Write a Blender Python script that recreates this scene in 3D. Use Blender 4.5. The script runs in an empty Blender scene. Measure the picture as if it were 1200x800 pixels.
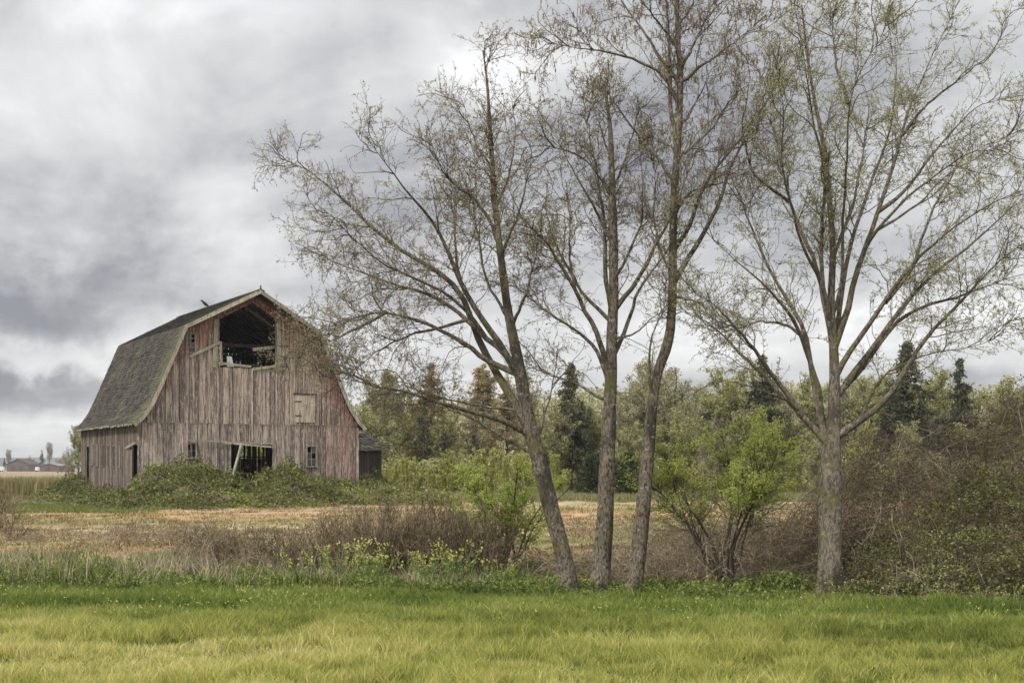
import bpy, math, random
import numpy as np
from mathutils import Vector
rng = np.random.default_rng(7)
random.seed(7)
scene = bpy.context.scene
col = scene.collection

# ------------------------------------------------------------------ camera
F = 1600.0            # focal length in photo pixels (photo is 1200 wide)
EYE = 2.4
cam_d = bpy.data.cameras.new('camera')
cam_d.sensor_width = 36.0
cam_d.lens = F / 1200 * 36
cam_d.shift_y = 148 / 1200
cam_d.clip_start = 0.1
cam_d.clip_end = 9000
cam = bpy.data.objects.new('camera', cam_d)
cam.location = (0, 0, EYE)
cam.rotation_euler = (math.radians(90), 0, 0)
col.objects.link(cam)
scene.camera = cam

# ------------------------------------------------------------------ light, sky, exposure
SUN_EL, SUN_AZ = 44.0, 218.0      # azimuth measured clockwise from +Y
sd = bpy.data.lights.new('sun', 'SUN')
sd.energy = 1.5
sd.angle = math.radians(10)
sd.color = (1.0, 0.95, 0.87)
so = bpy.data.objects.new('sun', sd)
e, a = math.radians(SUN_EL), math.radians(SUN_AZ)
sdir = Vector((math.sin(a) * math.cos(e), math.cos(a) * math.cos(e), math.sin(e)))
so.rotation_euler = sdir.to_track_quat('Z', 'Y').to_euler()
so.location = (0, -20, 60)
col.objects.link(so)
scene.view_settings.view_transform = 'Standard'
scene.view_settings.look = 'None'
scene.view_settings.exposure = 0.65
scene.view_settings.gamma = 1.0


class NT:
    """tiny node-graph helper"""
    def __init__(s, tree):
        s.t = tree; s.n = tree.nodes; s.l = tree.links

    def set(s, sock, v):
        if isinstance(v, bpy.types.NodeSocket): s.l.new(v, sock)
        elif isinstance(v, (tuple, list)) and len(v) == 3 and sock.type == 'RGBA': sock.default_value = (*v, 1)
        else: sock.default_value = v

    def math(s, op, a, b=0.0, clamp=False):
        m = s.n.new('ShaderNodeMath'); m.operation = op; m.use_clamp = clamp
        s.set(m.inputs[0], a); s.set(m.inputs[1], b); return m.outputs[0]

    def mix(s, f, a, b, mode='MIX'):
        m = s.n.new('ShaderNodeMix'); m.data_type = 'RGBA'; m.blend_type = mode
        s.set(m.inputs[0], f); s.set(m.inputs[6], a); s.set(m.inputs[7], b); return m.outputs[2]

    def vmul(s, v, k):
        m = s.n.new('ShaderNodeVectorMath'); m.operation = 'MULTIPLY'
        s.set(m.inputs[0], v); s.set(m.inputs[1], k); return m.outputs[0]

    def vadd(s, v, k):
        m = s.n.new('ShaderNodeVectorMath'); m.operation = 'ADD'
        s.set(m.inputs[0], v); s.set(m.inputs[1], k); return m.outputs[0]

    def noise(s, vec, scale, detail=4, rough=0.55, dist=0.0, color=False):
        m = s.n.new('ShaderNodeTexNoise')
        s.set(m.inputs['Vector'], vec); m.inputs['Scale'].default_value = scale
        m.inputs['Detail'].default_value = detail; m.inputs['Roughness'].default_value = rough
        m.inputs['Distortion'].default_value = dist
        return m.outputs['Color' if color else 'Fac']

    def ramp(s, f, a, b, lo=0.0, hi=1.0):
        m = s.n.new('ShaderNodeMapRange'); m.interpolation_type = 'SMOOTHSTEP'
        s.set(m.inputs[0], f); m.inputs[1].default_value = a; m.inputs[2].default_value = b
        m.inputs[3].default_value = lo; m.inputs[4].default_value = hi; return m.outputs[0]

    def attr(s, name, out='Fac'):
        m = s.n.new('ShaderNodeAttribute'); m.attribute_name = name; return m.outputs[out]

    def obj(s):
        return s.n.new('ShaderNodeTexCoord').outputs['Object']

    def sep(s, v):
        m = s.n.new('ShaderNodeSeparateXYZ'); s.set(m.inputs[0], v); return m.outputs


w = bpy.data.worlds.new('World')
scene.world = w
w.use_nodes = True
g = NT(w.node_tree)
g.n.clear()
out = g.n.new('ShaderNodeOutputWorld'); bg = g.n.new('ShaderNodeBackground')
bg.inputs['Strength'].default_value = 0.1
g.l.new(bg.outputs[0], out.inputs[0])
sky = g.n.new('ShaderNodeTexSky'); sky.sky_type = 'NISHITA'; sky.sun_disc = False
sky.sun_elevation = math.radians(SUN_EL); sky.sun_rotation = math.radians(SUN_AZ)
tc = g.n.new('ShaderNodeTexCoord').outputs['Generated']
X, Y_, Z = g.sep(tc)
# cloud layer: direction projected on a flat ceiling, stretched, and warped by noise
zc = g.math('ADD', g.math('MAXIMUM', Z, 0.0), 0.13)
cp = g.n.new('ShaderNodeCombineXYZ')
g.set(cp.inputs[0], g.math('DIVIDE', X, zc)); g.set(cp.inputs[1], g.math('DIVIDE', Y_, zc))
cp = cp.outputs[0]
n1 = g.noise(g.vadd(cp, (3.1, 1.7, 0)), 0.75, 7, 0.52, 0.25)
n2 = g.noise(g.vadd(g.vmul(tc, (1, 1, 1.7)), (5.0, 2.0, 0.4)), 5.5, 9, 0.58, 0.5)
n3 = g.noise(tc, 11.0, 7, 0.58)
wx = g.math('MULTIPLY', g.math('SUBTRACT', n2, 0.5), 0.22)
wz = g.math('MULTIPLY', g.math('SUBTRACT', n3, 0.5), 0.12)
XX = g.math('ADD', X, wx); ZZ = g.math('ADD', Z, wz)


def blob(px, py, sx, sy):
    """soft cloud bank centred on a bearing and an elevation"""
    x0, z0 = (px - 600) / F, (548 - py) / F
    k = 1 / math.sqrt(1 + x0 * x0 + z0 * z0)
    x0 *= k; z0 *= k
    u = g.math('DIVIDE', g.math('SUBTRACT', XX, x0), sx / F)
    v = g.math('DIVIDE', g.math('SUBTRACT', ZZ, z0), sy / F)
    q = g.math('ADD', g.math('MULTIPLY', u, u), g.math('MULTIPLY', v, v))
    gq = g.math('POWER', 2.718, g.math('MULTIPLY', q, -1.0))
    return g.math('MULTIPLY', gq, g.ramp(Y_, 0.0, 0.3))


val = g.math('ADD', g.math('MULTIPLY', n1, 1.5), g.math('MULTIPLY', n2, 1.3))
val = g.math('ADD', val, g.math('MULTIPLY', n3, 0.55))
val = g.math('SUBTRACT', val, 1.675)                     # about -0.5 .. 0.5
dens = g.math('MULTIPLY', val, 1.25)
for (px, py, sx, sy, k) in [(40, 352, 290, 40, -0.56), (40, 464, 160, 30, -0.52), (250, 300, 280, 60, -0.22),
                            (70, 418, 170, 22, 0.45), (60, 513, 140, 18, 0.22), (40, 190, 110, 90, 0.06), (110, 60, 200, 60, -0.10), (330, 100, 240, 70, 0.10),
                            (600, 72, 120, 36, 0.45), (640, 5, 140, 28, -0.25), (300, 15, 300, 22, 0.10),
                            (1170, 385, 110, 45, 0.4), (1130, 470, 160, 40, -0.12), (900, 250, 300, 120, 0.10),
                            (660, 330, 160, 70, 0.12), (560, 250, 120, 60, -0.10)]:
    dens = g.math('ADD', dens, g.math('MULTIPLY', blob(px, py, sx, sy), k))
cr = g.n.new('ShaderNodeValToRGB')
g.set(cr.inputs[0], g.math('ADD', g.math('MULTIPLY', dens, 0.86), 0.475, True))
els = cr.color_ramp.elements
els[0].position = 0.0; els[0].color = (0.20, 0.205, 0.225, 1)
els[1].position = 1.0; els[1].color = (0.77, 0.77, 0.77, 1)
for p_, c_ in ((0.25, (0.315, 0.32, 0.335, 1)), (0.5, (0.475, 0.475, 0.48, 1)), (0.75, (0.60, 0.60, 0.60, 1))):
    el = els.new(p_); el.color = c_
cloud = g.vmul(cr.outputs[0], (9.3, 9.3, 9.3))
# an overcast dome is about three times brighter overhead than at the horizon
zen = g.ramp(Z, 0.34, 0.80, 1.0, 2.4)
zz = g.n.new('ShaderNodeVectorMath'); zz.operation = 'SCALE'
g.set(zz.inputs[0], cloud); g.set(zz.inputs['Scale'], zen)
res = g.mix(0.965, sky.outputs[0], zz.outputs[0])
g.l.new(res, bg.inputs['Color'])

# ------------------------------------------------------------------ helpers
def P(px, py, Y):
    return np.array([(px - 600) / F * Y, Y, EYE - (py - 548) / F * Y])


def vnoise(x, y, sc, seed=0):
    x = np.asarray(x) / sc; y = np.asarray(y) / sc
    xi = np.floor(x).astype(np.int64); yi = np.floor(y).astype(np.int64)
    fx = x - xi; fy = y - yi
    fx = fx * fx * (3 - 2 * fx); fy = fy * fy * (3 - 2 * fy)

    def h(i, j):
        n = (i * 374761393 + j * 668265263 + seed * 974634777) & 0xffffffff
        n = ((n ^ (n >> 13)) * 1274126177) & 0xffffffff
        return ((n ^ (n >> 16)) & 0xffff) / 65535.0
    return (h(xi, yi) * (1 - fx) + h(xi + 1, yi) * fx) * (1 - fy) + (h(xi, yi + 1) * (1 - fx) + h(xi + 1, yi + 1) * fx) * fy


def rag(x, y, s, seed): return (vnoise(x, y, s, seed) + .5 * vnoise(x, y, s * .4, seed + 1) + .25 * vnoise(x, y, s * .17, seed + 2)) / 1.75


YK = [-60, 8, 10.8, 17, 23, 25.5, 28, 31, 36, 60, 76, 84, 110, 200, 6000]
ZK = [0.85, .78, .70, .42, .12, .02, -.12, -.02, .13, .16, .22, .30, .25, .2, .2]


def hgt(x, y):
    x = np.asarray(x, float); y = np.asarray(y, float)
    k = np.clip((48 - y) / 20, 0, 1)
    yy = y + 0.13 * np.clip(x, -14, 14) * k
    z = np.interp(yy, YK, ZK)
    b = (vnoise(x, y, 3.1, 1) - .5) * .10 + (vnoise(x, y, 0.9, 2) - .5) * .05
    f = np.clip((y - 33) / 6, 0, 1) * np.clip((110 - y) / 20, 0, 1)
    b2 = (vnoise(x, y, 1.3, 5) - .5) * .16 * f
    return z + b * np.clip((400 - y) / 300, 0, 1) + b2


def tag(o, label=None, cat=None, group=None, kind=None):
    if label: o['label'] = label
    if cat: o['category'] = cat
    if group: o['group'] = group
    if kind: o['kind'] = kind
    return o


def empty(name, loc=(0, 0, 0), rz=0.0):
    o = bpy.data.objects.new(name, None); col.objects.link(o)
    o.empty_display_size = 0.3
    o.location = tuple(float(v) for v in loc); o.rotation_euler = (0, 0, rz); return o


def np_mesh(name, parts, mats, parent=None, smooth=False, off=None):
    """parts: list of (verts(n,3), faces(m,k), material index, face value(m) or None, [colour(n,3)])"""
    me = bpy.data.meshes.new(name)
    V, L, S, M, A = [], [], [], [], []
    C = []; vo = 0
    for p in parts:
        v, f, mi, fv = p[:4]
        v = np.asarray(v, float).reshape(-1, 3); f = np.asarray(f, np.int64)
        if len(f) == 0: continue
        V.append(v); L.append((f + vo).ravel()); S.append(np.full(len(f), f.shape[1]))
        M.append(np.full(len(f), mi)); A.append(rng.random(len(f)) if fv is None else np.broadcast_to(fv, (len(f),)))
        if len(p) > 4: C.append(p[4])
        vo += len(v)
    V = np.concatenate(V); L = np.concatenate(L); S = np.concatenate(S)
    if off is not None: V = V - np.asarray(off)
    me.vertices.add(len(V)); me.vertices.foreach_set('co', V.astype(np.float32).ravel())
    me.loops.add(len(L)); me.loops.foreach_set('vertex_index', L.astype(np.int32))
    me.polygons.add(len(S))
    st = np.concatenate([[0], np.cumsum(S)[:-1]])
    me.polygons.foreach_set('loop_start', st.astype(np.int32))
    me.polygons.foreach_set('material_index', np.concatenate(M).astype(np.int32))
    me.polygons.foreach_set('use_smooth', np.full(len(S), bool(smooth)))
    at = me.attributes.new('v', 'FLOAT', 'FACE'); at.data.foreach_set('value', np.concatenate(A).astype(np.float32))
    if C:
        ca = me.attributes.new('col', 'FLOAT_VECTOR', 'POINT'); ca.data.foreach_set('vector', np.concatenate(C).astype(np.float32).ravel())
    for m in (mats if isinstance(mats, (list, tuple)) else [mats]): me.materials.append(m)
    me.update(calc_edges=True); me.validate()
    o = bpy.data.objects.new(name, me); col.objects.link(o)
    if parent: o.parent = parent
    return o


class MB:
    """collects boxes / prisms into one mesh"""
    def __init__(s): s.p = []

    def box(s, x0, x1, y0, y1, z0, z1, v=None, mi=0):
        q = np.array([[x, y, z] for z in (z0, z1) for x, y in ((x0, y0), (x1, y0), (x1, y1), (x0, y1))], float)
        s.hexa(q, v, mi); return s

    def hexa(s, q, v=None, mi=0):
        f = [[3, 2, 1, 0], [4, 5, 6, 7], [0, 1, 5, 4], [1, 2, 6, 5], [2, 3, 7, 6], [3, 0, 4, 7]]
        s.p.append((np.asarray(q, float), f, mi, rng.random() if v is None else v)); return s

    def beam(s, a, b, w_, h_, v=None, mi=0, up=(0, 0, 1)):
        a = np.array(a, float); b = np.array(b, float); d = (b - a) / np.linalg.norm(b - a)
        sd_ = np.cross(d, up)
        if np.linalg.norm(sd_) < 1e-4: sd_ = np.cross(d, (0, 1, 0))
        sd_ /= np.linalg.norm(sd_); u = np.cross(sd_, d)
        q = []
        for e_ in (a, b):
            for i, j in ((-1, -1), (1, -1), (1, 1), (-1, 1)): q.append(e_ + sd_ * i * w_ / 2 + u * j * h_ / 2)
        return s.hexa(q, v, mi)

    def build(s, name, mats, parent=None): return np_mesh(name, s.p, mats, parent)


def copy_tree(o, parent=None):
    c = o.copy(); col.objects.link(c)
    if parent: c.parent = parent
    for ch in list(o.children): copy_tree(ch, c)
    return c


# ------------------------------------------------------------------ materials
def new_mat(name):
    m = bpy.data.materials.new(name); m.use_nodes = True
    h = NT(m.node_tree); h.bs = h.n['Principled BSDF']; h.bs.inputs['Roughness'].default_value = 0.9
    h.bs.inputs['Specular IOR Level'].default_value = 0.2
    return m, h


def bump(h, height, dist, strength=1.0):
    b = h.n.new('ShaderNodeBump'); h.set(b.inputs['Height'], height)
    b.inputs['Distance'].default_value = dist; b.inputs['Strength'].default_value = strength
    h.l.new(b.outputs[0], h.bs.inputs['Normal'])


def leaf_mat(name, cols, trans=0.3, pos_scale=0.4, spec=0.15):
    """cols: 3 or 4 base colours picked by the face's own random value, shifted by clump noise"""
    m, h = new_mat(name)
    v = h.attr('v'); n = h.noise(h.obj(), pos_scale, 3)
    f = h.math('ADD', h.math('MULTIPLY', v, 0.62), h.math('MULTIPLY', h.math('SUBTRACT', n, 0.5), 1.3))
    f = h.math('ADD', f, 0.19, True)
    r = h.n.new('ShaderNodeValToRGB'); h.set(r.inputs[0], f)
    e_ = r.color_ramp.elements
    e_[0].position = 0.05; e_[0].color = (*cols[0], 1); e_[1].position = 0.95; e_[1].color = (*cols[-1], 1)
    for i, c in enumerate(cols[1:-1]):
        k = e_.new(0.05 + 0.9 * (i + 1) / (len(cols) - 1)); k.color = (*c, 1)
    h.set(h.bs.inputs['Base Color'], r.outputs[0]); h.bs.inputs['Roughness'].default_value = 0.7
    h.bs.inputs['Specular IOR Level'].default_value = spec
    if trans:
        tr = h.n.new('ShaderNodeBsdfTranslucent'); h.set(tr.inputs[0], r.outputs[0])
        mx = h.n.new('ShaderNodeMixShader'); mx.inputs[0].default_value = trans
        h.l.new(h.bs.outputs[0], mx.inputs[1]); h.l.new(tr.outputs[0], mx.inputs[2])
        h.l.new(mx.outputs[0], h.n['Material Output'].inputs[0])
    return m


def bark_mat(name, base, moss, dark, lichen, moss_amt=0.5, scale=1.0):
    m, h = new_mat(name)
    o = h.obj()
    n = h.noise(h.vmul(o, (7 * scale, 7 * scale, 3.2 * scale)), 3.5, 7, 0.72)
    c = h.mix(h.ramp(n, 0.38, 0.60), dark, base)
    nb = h.noise(h.vmul(o, (1, 1, .5)), 1.6 * scale, 4, 0.6)
    c = h.mix(h.ramp(nb, 0.50, 0.60, 0, 0.75), c, dark)
    n2 = h.noise(o, 2.2 * scale, 5, 0.6)
    c = h.mix(h.ramp(n2, 0.62 - moss_amt * .25, 0.72 - moss_amt * .2, 0, 0.85), c, moss)
    n3 = h.noise(o, 9 * scale, 4, 0.6)
    c = h.mix(h.ramp(n3, 0.60, 0.68, 0, 0.65), c, lichen)
    h.set(h.bs.inputs['Base Color'], c)
    bump(h, n, 0.045, 1.0)
    return m


def wood_mat(name, cols, red=None, dark=(0.06, 0.05, 0.045), moss=None, amt=0.0):
    m, h = new_mat(name)
    o = h.obj(); v = h.attr('v')
    off = h.math('MULTIPLY', v, 37.0)
    cv = h.n.new('ShaderNodeCombineXYZ'); h.set(cv.inputs[2], off); h.set(cv.inputs[0], off)
    vo = h.vadd(o, cv.outputs[0])
    gr = h.noise(h.vmul(vo, (16, 16, 0.55)), 1.6, 6, 0.7)
    bl = h.noise(h.vmul(vo, (2.2, 2.2, 0.5)), 1.2, 4, 0.6)
    f = h.math('ADD', h.math('MULTIPLY', v, 0.7), h.math('MULTIPLY', h.math('SUBTRACT', bl, 0.5), 1.6))
    f = h.math('ADD', f, 0.15, True)
    c = h.mix(h.ramp(f, 0.15, 0.85), cols[0], cols[1])
    if red:
        x, y, z = h.sep(o)
        ax = h.math('ABSOLUTE', x)
        up = h.math('SUBTRACT', 12.62, h.math('MULTIPLY', ax, 0.53))
        lo = h.math('SUBTRACT', 10.39, h.math('MULTIPLY', h.math('SUBTRACT', ax, 4.21), 2.15))
        dist = h.math('SUBTRACT', h.math('MINIMUM', up, lo), z)      # distance below the rake: paint survives there
        prot = h.math('ADD', h.math('MULTIPLY', h.ramp(dist, 0.2, 2.6, 1.0, 0.0), h.ramp(z, 4.7, 6.5)), h.ramp(x, 1.5, 6.5, 0.0, 0.28))
        n4 = h.noise(h.vmul(vo, (7, 7, 0.8)), 1.3, 5, 0.7)
        msk = h.math('ADD', h.math('MULTIPLY', prot, 0.42), h.math('ADD', n4, h.math('MULTIPLY', h.math('SUBTRACT', v, .5), .16)))
        c = h.mix(h.ramp(msk, 0.51, 0.76, 0, 0.8), c, red)
    kn = h.noise(h.vmul(vo, (11, 11, 6.5)), 1.3, 4, 0.65)
    c = h.mix(h.ramp(kn, 0.58, 0.66, 0, 0.75), c, dark)
    pl = h.noise(h.vmul(vo, (14, 14, 2.5)), 1.2, 4, 0.65)
    c = h.mix(h.ramp(pl, 0.52, 0.64, 0, 0.6), c, tuple(min(.8, q_ * 1.35) for q_ in cols[1]))
    c = h.mix(h.ramp(gr, 0.40, 0.51, 0.85, 0), c, dark)
    if moss:
        mn = h.noise(o, 1.3, 5, 0.65)
        c = h.mix(h.ramp(mn, 0.60 - amt * .3, 0.72 - amt * .3, 0, 0.8), c, moss)
    h.set(h.bs.inputs['Base Color'], c)
    bump(h, gr, 0.012, 0.7)
    return m


def plain(name, c, rough=0.8, spec=0.2, var=0.25, sc=3.0):
    m, h = new_mat(name)
    n = h.noise(h.obj(), sc, 5, 0.6)
    h.set(h.bs.inputs['Base Color'], h.mix(n, tuple(x * (1 - var) for x in c), tuple(min(1, x * (1 + var)) for x in c)))
    h.bs.inputs['Roughness'].default_value = rough; h.bs.inputs['Specular IOR Level'].default_value = spec
    return m


M = {}
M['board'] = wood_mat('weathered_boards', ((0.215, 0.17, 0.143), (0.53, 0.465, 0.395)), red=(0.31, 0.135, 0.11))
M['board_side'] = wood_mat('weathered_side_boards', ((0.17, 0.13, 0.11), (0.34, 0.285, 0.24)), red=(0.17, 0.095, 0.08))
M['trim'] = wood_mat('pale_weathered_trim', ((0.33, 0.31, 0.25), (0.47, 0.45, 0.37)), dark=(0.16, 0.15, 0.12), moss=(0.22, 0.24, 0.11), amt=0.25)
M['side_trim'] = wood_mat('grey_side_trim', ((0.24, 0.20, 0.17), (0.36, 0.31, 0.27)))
M['batten'] = wood_mat('batten_wood', ((0.36, 0.295, 0.26), (0.62, 0.55, 0.48)), red=(0.32, 0.19, 0.165))
M['pale_board'] = wood_mat('pale_bare_boards', ((0.42, 0.37, 0.29), (0.54, 0.48, 0.38)))
M['mossy_board'] = wood_mat('mossy_sill', ((0.40, 0.36, 0.25), (0.52, 0.48, 0.33)), moss=(0.34, 0.33, 0.10), amt=0.3)
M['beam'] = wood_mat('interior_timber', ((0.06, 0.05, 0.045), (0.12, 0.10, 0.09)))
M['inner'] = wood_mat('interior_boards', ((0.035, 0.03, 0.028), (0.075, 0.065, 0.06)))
M['white'] = plain('white_sheet', (0.78, 0.78, 0.76), var=0.08)
M['iron'] = plain('rusty_iron', (0.09, 0.06, 0.05), rough=0.6)
M['red_paint'] = plain('old_red_paint', (0.22, 0.06, 0.05))
M['grey_roof'] = plain('far_grey_roof', (0.30, 0.28, 0.27))
M['dark_roof'] = plain('far_dark_roof', (0.09, 0.07, 0.065))
M['far_wall'] = plain('far_wall', (0.14, 0.10, 0.09))
M['white_paint'] = plain('white_paint', (0.75, 0.75, 0.74), rough=0.4, var=0.06)
M['bird'] = plain('dark_plumage', (0.03, 0.028, 0.03), rough=0.5)
M['tyre'] = plain('rubber', (0.02, 0.02, 0.02))
m, h = new_mat('old_glass'); h.bs.inputs['Base Color'].default_value = (0.05, 0.06, 0.06, 1)
h.bs.inputs['Roughness'].default_value = 0.12; h.bs.inputs['Specular IOR Level'].default_value = 0.5
M['glass'] = m
# shingles
m, h = new_mat('cedar_shingles')
o_ = h.obj(); v = h.attr('v')
n = h.noise(o_, 0.55, 5, 0.65); n2 = h.noise(h.vmul(o_, (3, 9, 3)), 2.0, 5, 0.7)
c = h.mix(v, (0.035, 0.03, 0.025), (0.15, 0.13, 0.108))
stk = h.noise(h.vmul(o_, (0.35, 5.0, 0.35)), 1.0, 5, 0.7)
c = h.mix(h.ramp(stk, 0.40, 0.60, 0.65, 0), c, (0.05, 0.043, 0.038))
c = h.mix(h.ramp(n, 0.50, 0.70, 0, 0.5), c, (0.15, 0.15, 0.095))
xs, ys, zs = h.sep(o_)
edge = h.ramp(ys, -0.9, 1.9, 0.6, 0.0)
c = h.mix(h.math('MULTIPLY', edge, h.ramp(n2, 0.35, 0.55)), c, (0.21, 0.22, 0.09))
c = h.mix(h.ramp(n2, 0.60, 0.70, 0, 0.5), c, (0.30, 0.30, 0.26))
c = h.mix(h.ramp(n2, 0.32, 0.42, 0.8, 0), c, (0.03, 0.025, 0.02))
h.set(h.bs.inputs['Base Color'], c); bump(h, n2, 0.02, 0.6)
M['shingle'] = m
M['bark_alder'] = bark_mat('alder_bark', (0.29, 0.245, 0.185), (0.16, 0.15, 0.06), (0.06, 0.052, 0.04), (0.42, 0.41, 0.37), 0.4)
M['bark_maple'] = bark_mat('maple_bark', (0.31, 0.265, 0.205), (0.17, 0.155, 0.06), (0.085, 0.07, 0.055), (0.38, 0.37, 0.31), 0.5, 0.9)
M['twig'] = bark_mat('twig_bark', (0.28, 0.235, 0.185), (0.19, 0.18, 0.09), (0.11, 0.09, 0.07), (0.26, 0.24, 0.2), 0.5)
M['twig_maple'] = bark_mat('maple_twig_bark', (0.23, 0.195, 0.14), (0.22, 0.21, 0.10), (0.12, 0.10, 0.07), (0.28, 0.26, 0.2), 0.6)
M['dark_bark'] = plain('dark_bark', (0.065, 0.052, 0.045))
M['pale_bark'] = plain('pale_grey_bark', (0.40, 0.40, 0.38))
M['cane'] = leaf_mat('bramble_canes', [(0.06, 0.042, 0.027), (0.17, 0.125, 0.08), (0.33, 0.26, 0.175), (0.56, 0.47, 0.34)], 0.0, 0.7)
M['hedge_cane'] = leaf_mat('hedge_canes', [(0.028, 0.021, 0.014), (0.09, 0.066, 0.047), (0.21, 0.16, 0.118), (0.50, 0.42, 0.32)], 0.0, 0.7)
M['hedge_dry'] = leaf_mat('hedge_dry_leaves', [(0.04, 0.026, 0.016), (0.12, 0.078, 0.045), (0.19, 0.16, 0.07), (0.34, 0.30, 0.15)], 0.2, 0.7)
M['pale_cane'] = leaf_mat('pale_dry_canes', [(0.12, 0.085, 0.055), (0.28, 0.21, 0.145), (0.46, 0.37, 0.26), (0.62, 0.53, 0.40)], 0.0, 0.9)
M['bramble_leaf'] = leaf_mat('bramble_leaves', [(0.03, 0.038, 0.014), (0.10, 0.125, 0.03), (0.22, 0.25, 0.06), (0.38, 0.46, 0.09)], 0.25, 0.5)
M['dry_leaf'] = leaf_mat('dry_bramble_leaves', [(0.09, 0.06, 0.04), (0.20, 0.145, 0.09), (0.23, 0.23, 0.10), (0.38, 0.36, 0.19)], 0.25, 0.7)
M['hedge_leaf'] = leaf_mat('hedge_leaves', [(0.03, 0.03, 0.012), (0.11, 0.12, 0.04), (0.23, 0.25, 0.08), (0.42, 0.44, 0.19)], 0.25, 0.6)
M['alder_leaf'] = leaf_mat('alder_leaves_and_catkins', [(0.22, 0.145, 0.11), (0.33, 0.26, 0.17), (0.44, 0.40, 0.22), (0.52, 0.51, 0.29)], 0.45, 0.9)
M['catkin'] = leaf_mat('brown_catkins', [(0.15, 0.09, 0.075), (0.22, 0.14, 0.11), (0.26, 0.22, 0.14)], 0.2, 0.9)
M['maple_leaf'] = leaf_mat('maple_flowers_and_leaves', [(0.33, 0.29, 0.17), (0.45, 0.45, 0.22), (0.55, 0.58, 0.28)], 0.45, 0.9)
M['fresh_leaf'] = leaf_mat('fresh_green_leaves', [(0.24, 0.28, 0.06), (0.48, 0.54, 0.13), (0.72, 0.76, 0.24)], 0.45, 0.9)
M['bush_leaf'] = leaf_mat('young_bush_leaves', [(0.25, 0.31, 0.06), (0.46, 0.54, 0.12), (0.66, 0.72, 0.20)], 0.45, 0.9)
M['conifer'] = leaf_mat('dark_needles', [(0.045, 0.052, 0.028), (0.09, 0.10, 0.056), (0.16, 0.165, 0.095)], 0.1, 0.3)
M['larch'] = leaf_mat('ochre_larch_needles', [(0.28, 0.205, 0.085), (0.42, 0.33, 0.15), (0.50, 0.43, 0.22)], 0.25, 0.3)
M['olive'] = leaf_mat('olive_spring_foliage', [(0.16, 0.155, 0.065), (0.38, 0.38, 0.165), (0.60, 0.60, 0.28)], 0.3, 0.25)
M['greyolive'] = leaf_mat('grey_olive_buds', [(0.18, 0.17, 0.09), (0.41, 0.395, 0.22), (0.62, 0.60, 0.35)], 0.3, 0.25)
M['poplar'] = leaf_mat('pale_poplar_leaves', [(0.20, 0.21, 0.06), (0.44, 0.45, 0.13), (0.70, 0.68, 0.25)], 0.3, 0.4)
M['dark_bush'] = leaf_mat('dark_evergreen_leaves', [(0.025, 0.035, 0.018), (0.05, 0.07, 0.03), (0.10, 0.125, 0.05)], 0.15, 0.5)
M['mustard_leaf'] = leaf_mat('mustard_leaves', [(0.13, 0.18, 0.07), (0.22, 0.29, 0.11), (0.33, 0.40, 0.19)], 0.3, 0.9)
M['petal'] = leaf_mat('yellow_petals', [(0.55, 0.52, 0.12), (0.66, 0.62, 0.20), (0.74, 0.72, 0.34)], 0.3, 1.0)
M['reed'] = leaf_mat('dead_reeds', [(0.30, 0.25, 0.18), (0.46, 0.40, 0.30), (0.60, 0.54, 0.42)], 0.25, 0.8)
M['far_reed'] = leaf_mat('far_reeds', [(0.20, 0.17, 0.09), (0.30, 0.28, 0.14), (0.38, 0.37, 0.19)], 0.2, 0.08)
# grass: blade carries its own colour
def attr_leaf(name, trans=0.3):
    m, h = new_mat(name)
    c = h.attr('col', 'Vector')
    h.set(h.bs.inputs['Base Color'], c); h.bs.inputs['Roughness'].default_value = 0.6
    tr = h.n.new('ShaderNodeBsdfTranslucent'); h.set(tr.inputs[0], c)
    mx = h.n.new('ShaderNodeMixShader'); mx.inputs[0].default_value = trans
    h.l.new(h.bs.outputs[0], mx.inputs[1]); h.l.new(tr.outputs[0], mx.inputs[2])
    h.l.new(mx.outputs[0], h.n['Material Output'].inputs[0]); return m
M['grass'] = attr_leaf('grass_blades')
m, h = new_mat('soil_and_turf')
c = h.attr('col', 'Vector'); o_ = h.obj()
n = h.noise(o_, 2.5, 6, 0.7); n2 = h.noise(o_, 0.35, 5, 0.6)
c = h.mix(h.ramp(n, 0.3, 0.7, 0.55, 0), c, h.mix(1.0, c, (0.45, 0.40, 0.36), 'MULTIPLY'))
c = h.mix(h.ramp(n2, 0.5, 0.7, 0, 0.45), c, h.mix(1.0, c, (1.25, 1.15, 0.9), 'MULTIPLY'))
h.set(h.bs.inputs['Base Color'], c); bump(h, n, 0.06, 0.7)
M['ground'] = m

# ------------------------------------------------------------------ ground
def lerp(a, b, t): return np.asarray(a) * (1 - t[..., None]) + np.asarray(b) * t[..., None]


def sstep(x, a, b):
    t = np.clip((x - a) / (b - a), 0, 1); return t * t * (3 - 2 * t)


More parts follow.
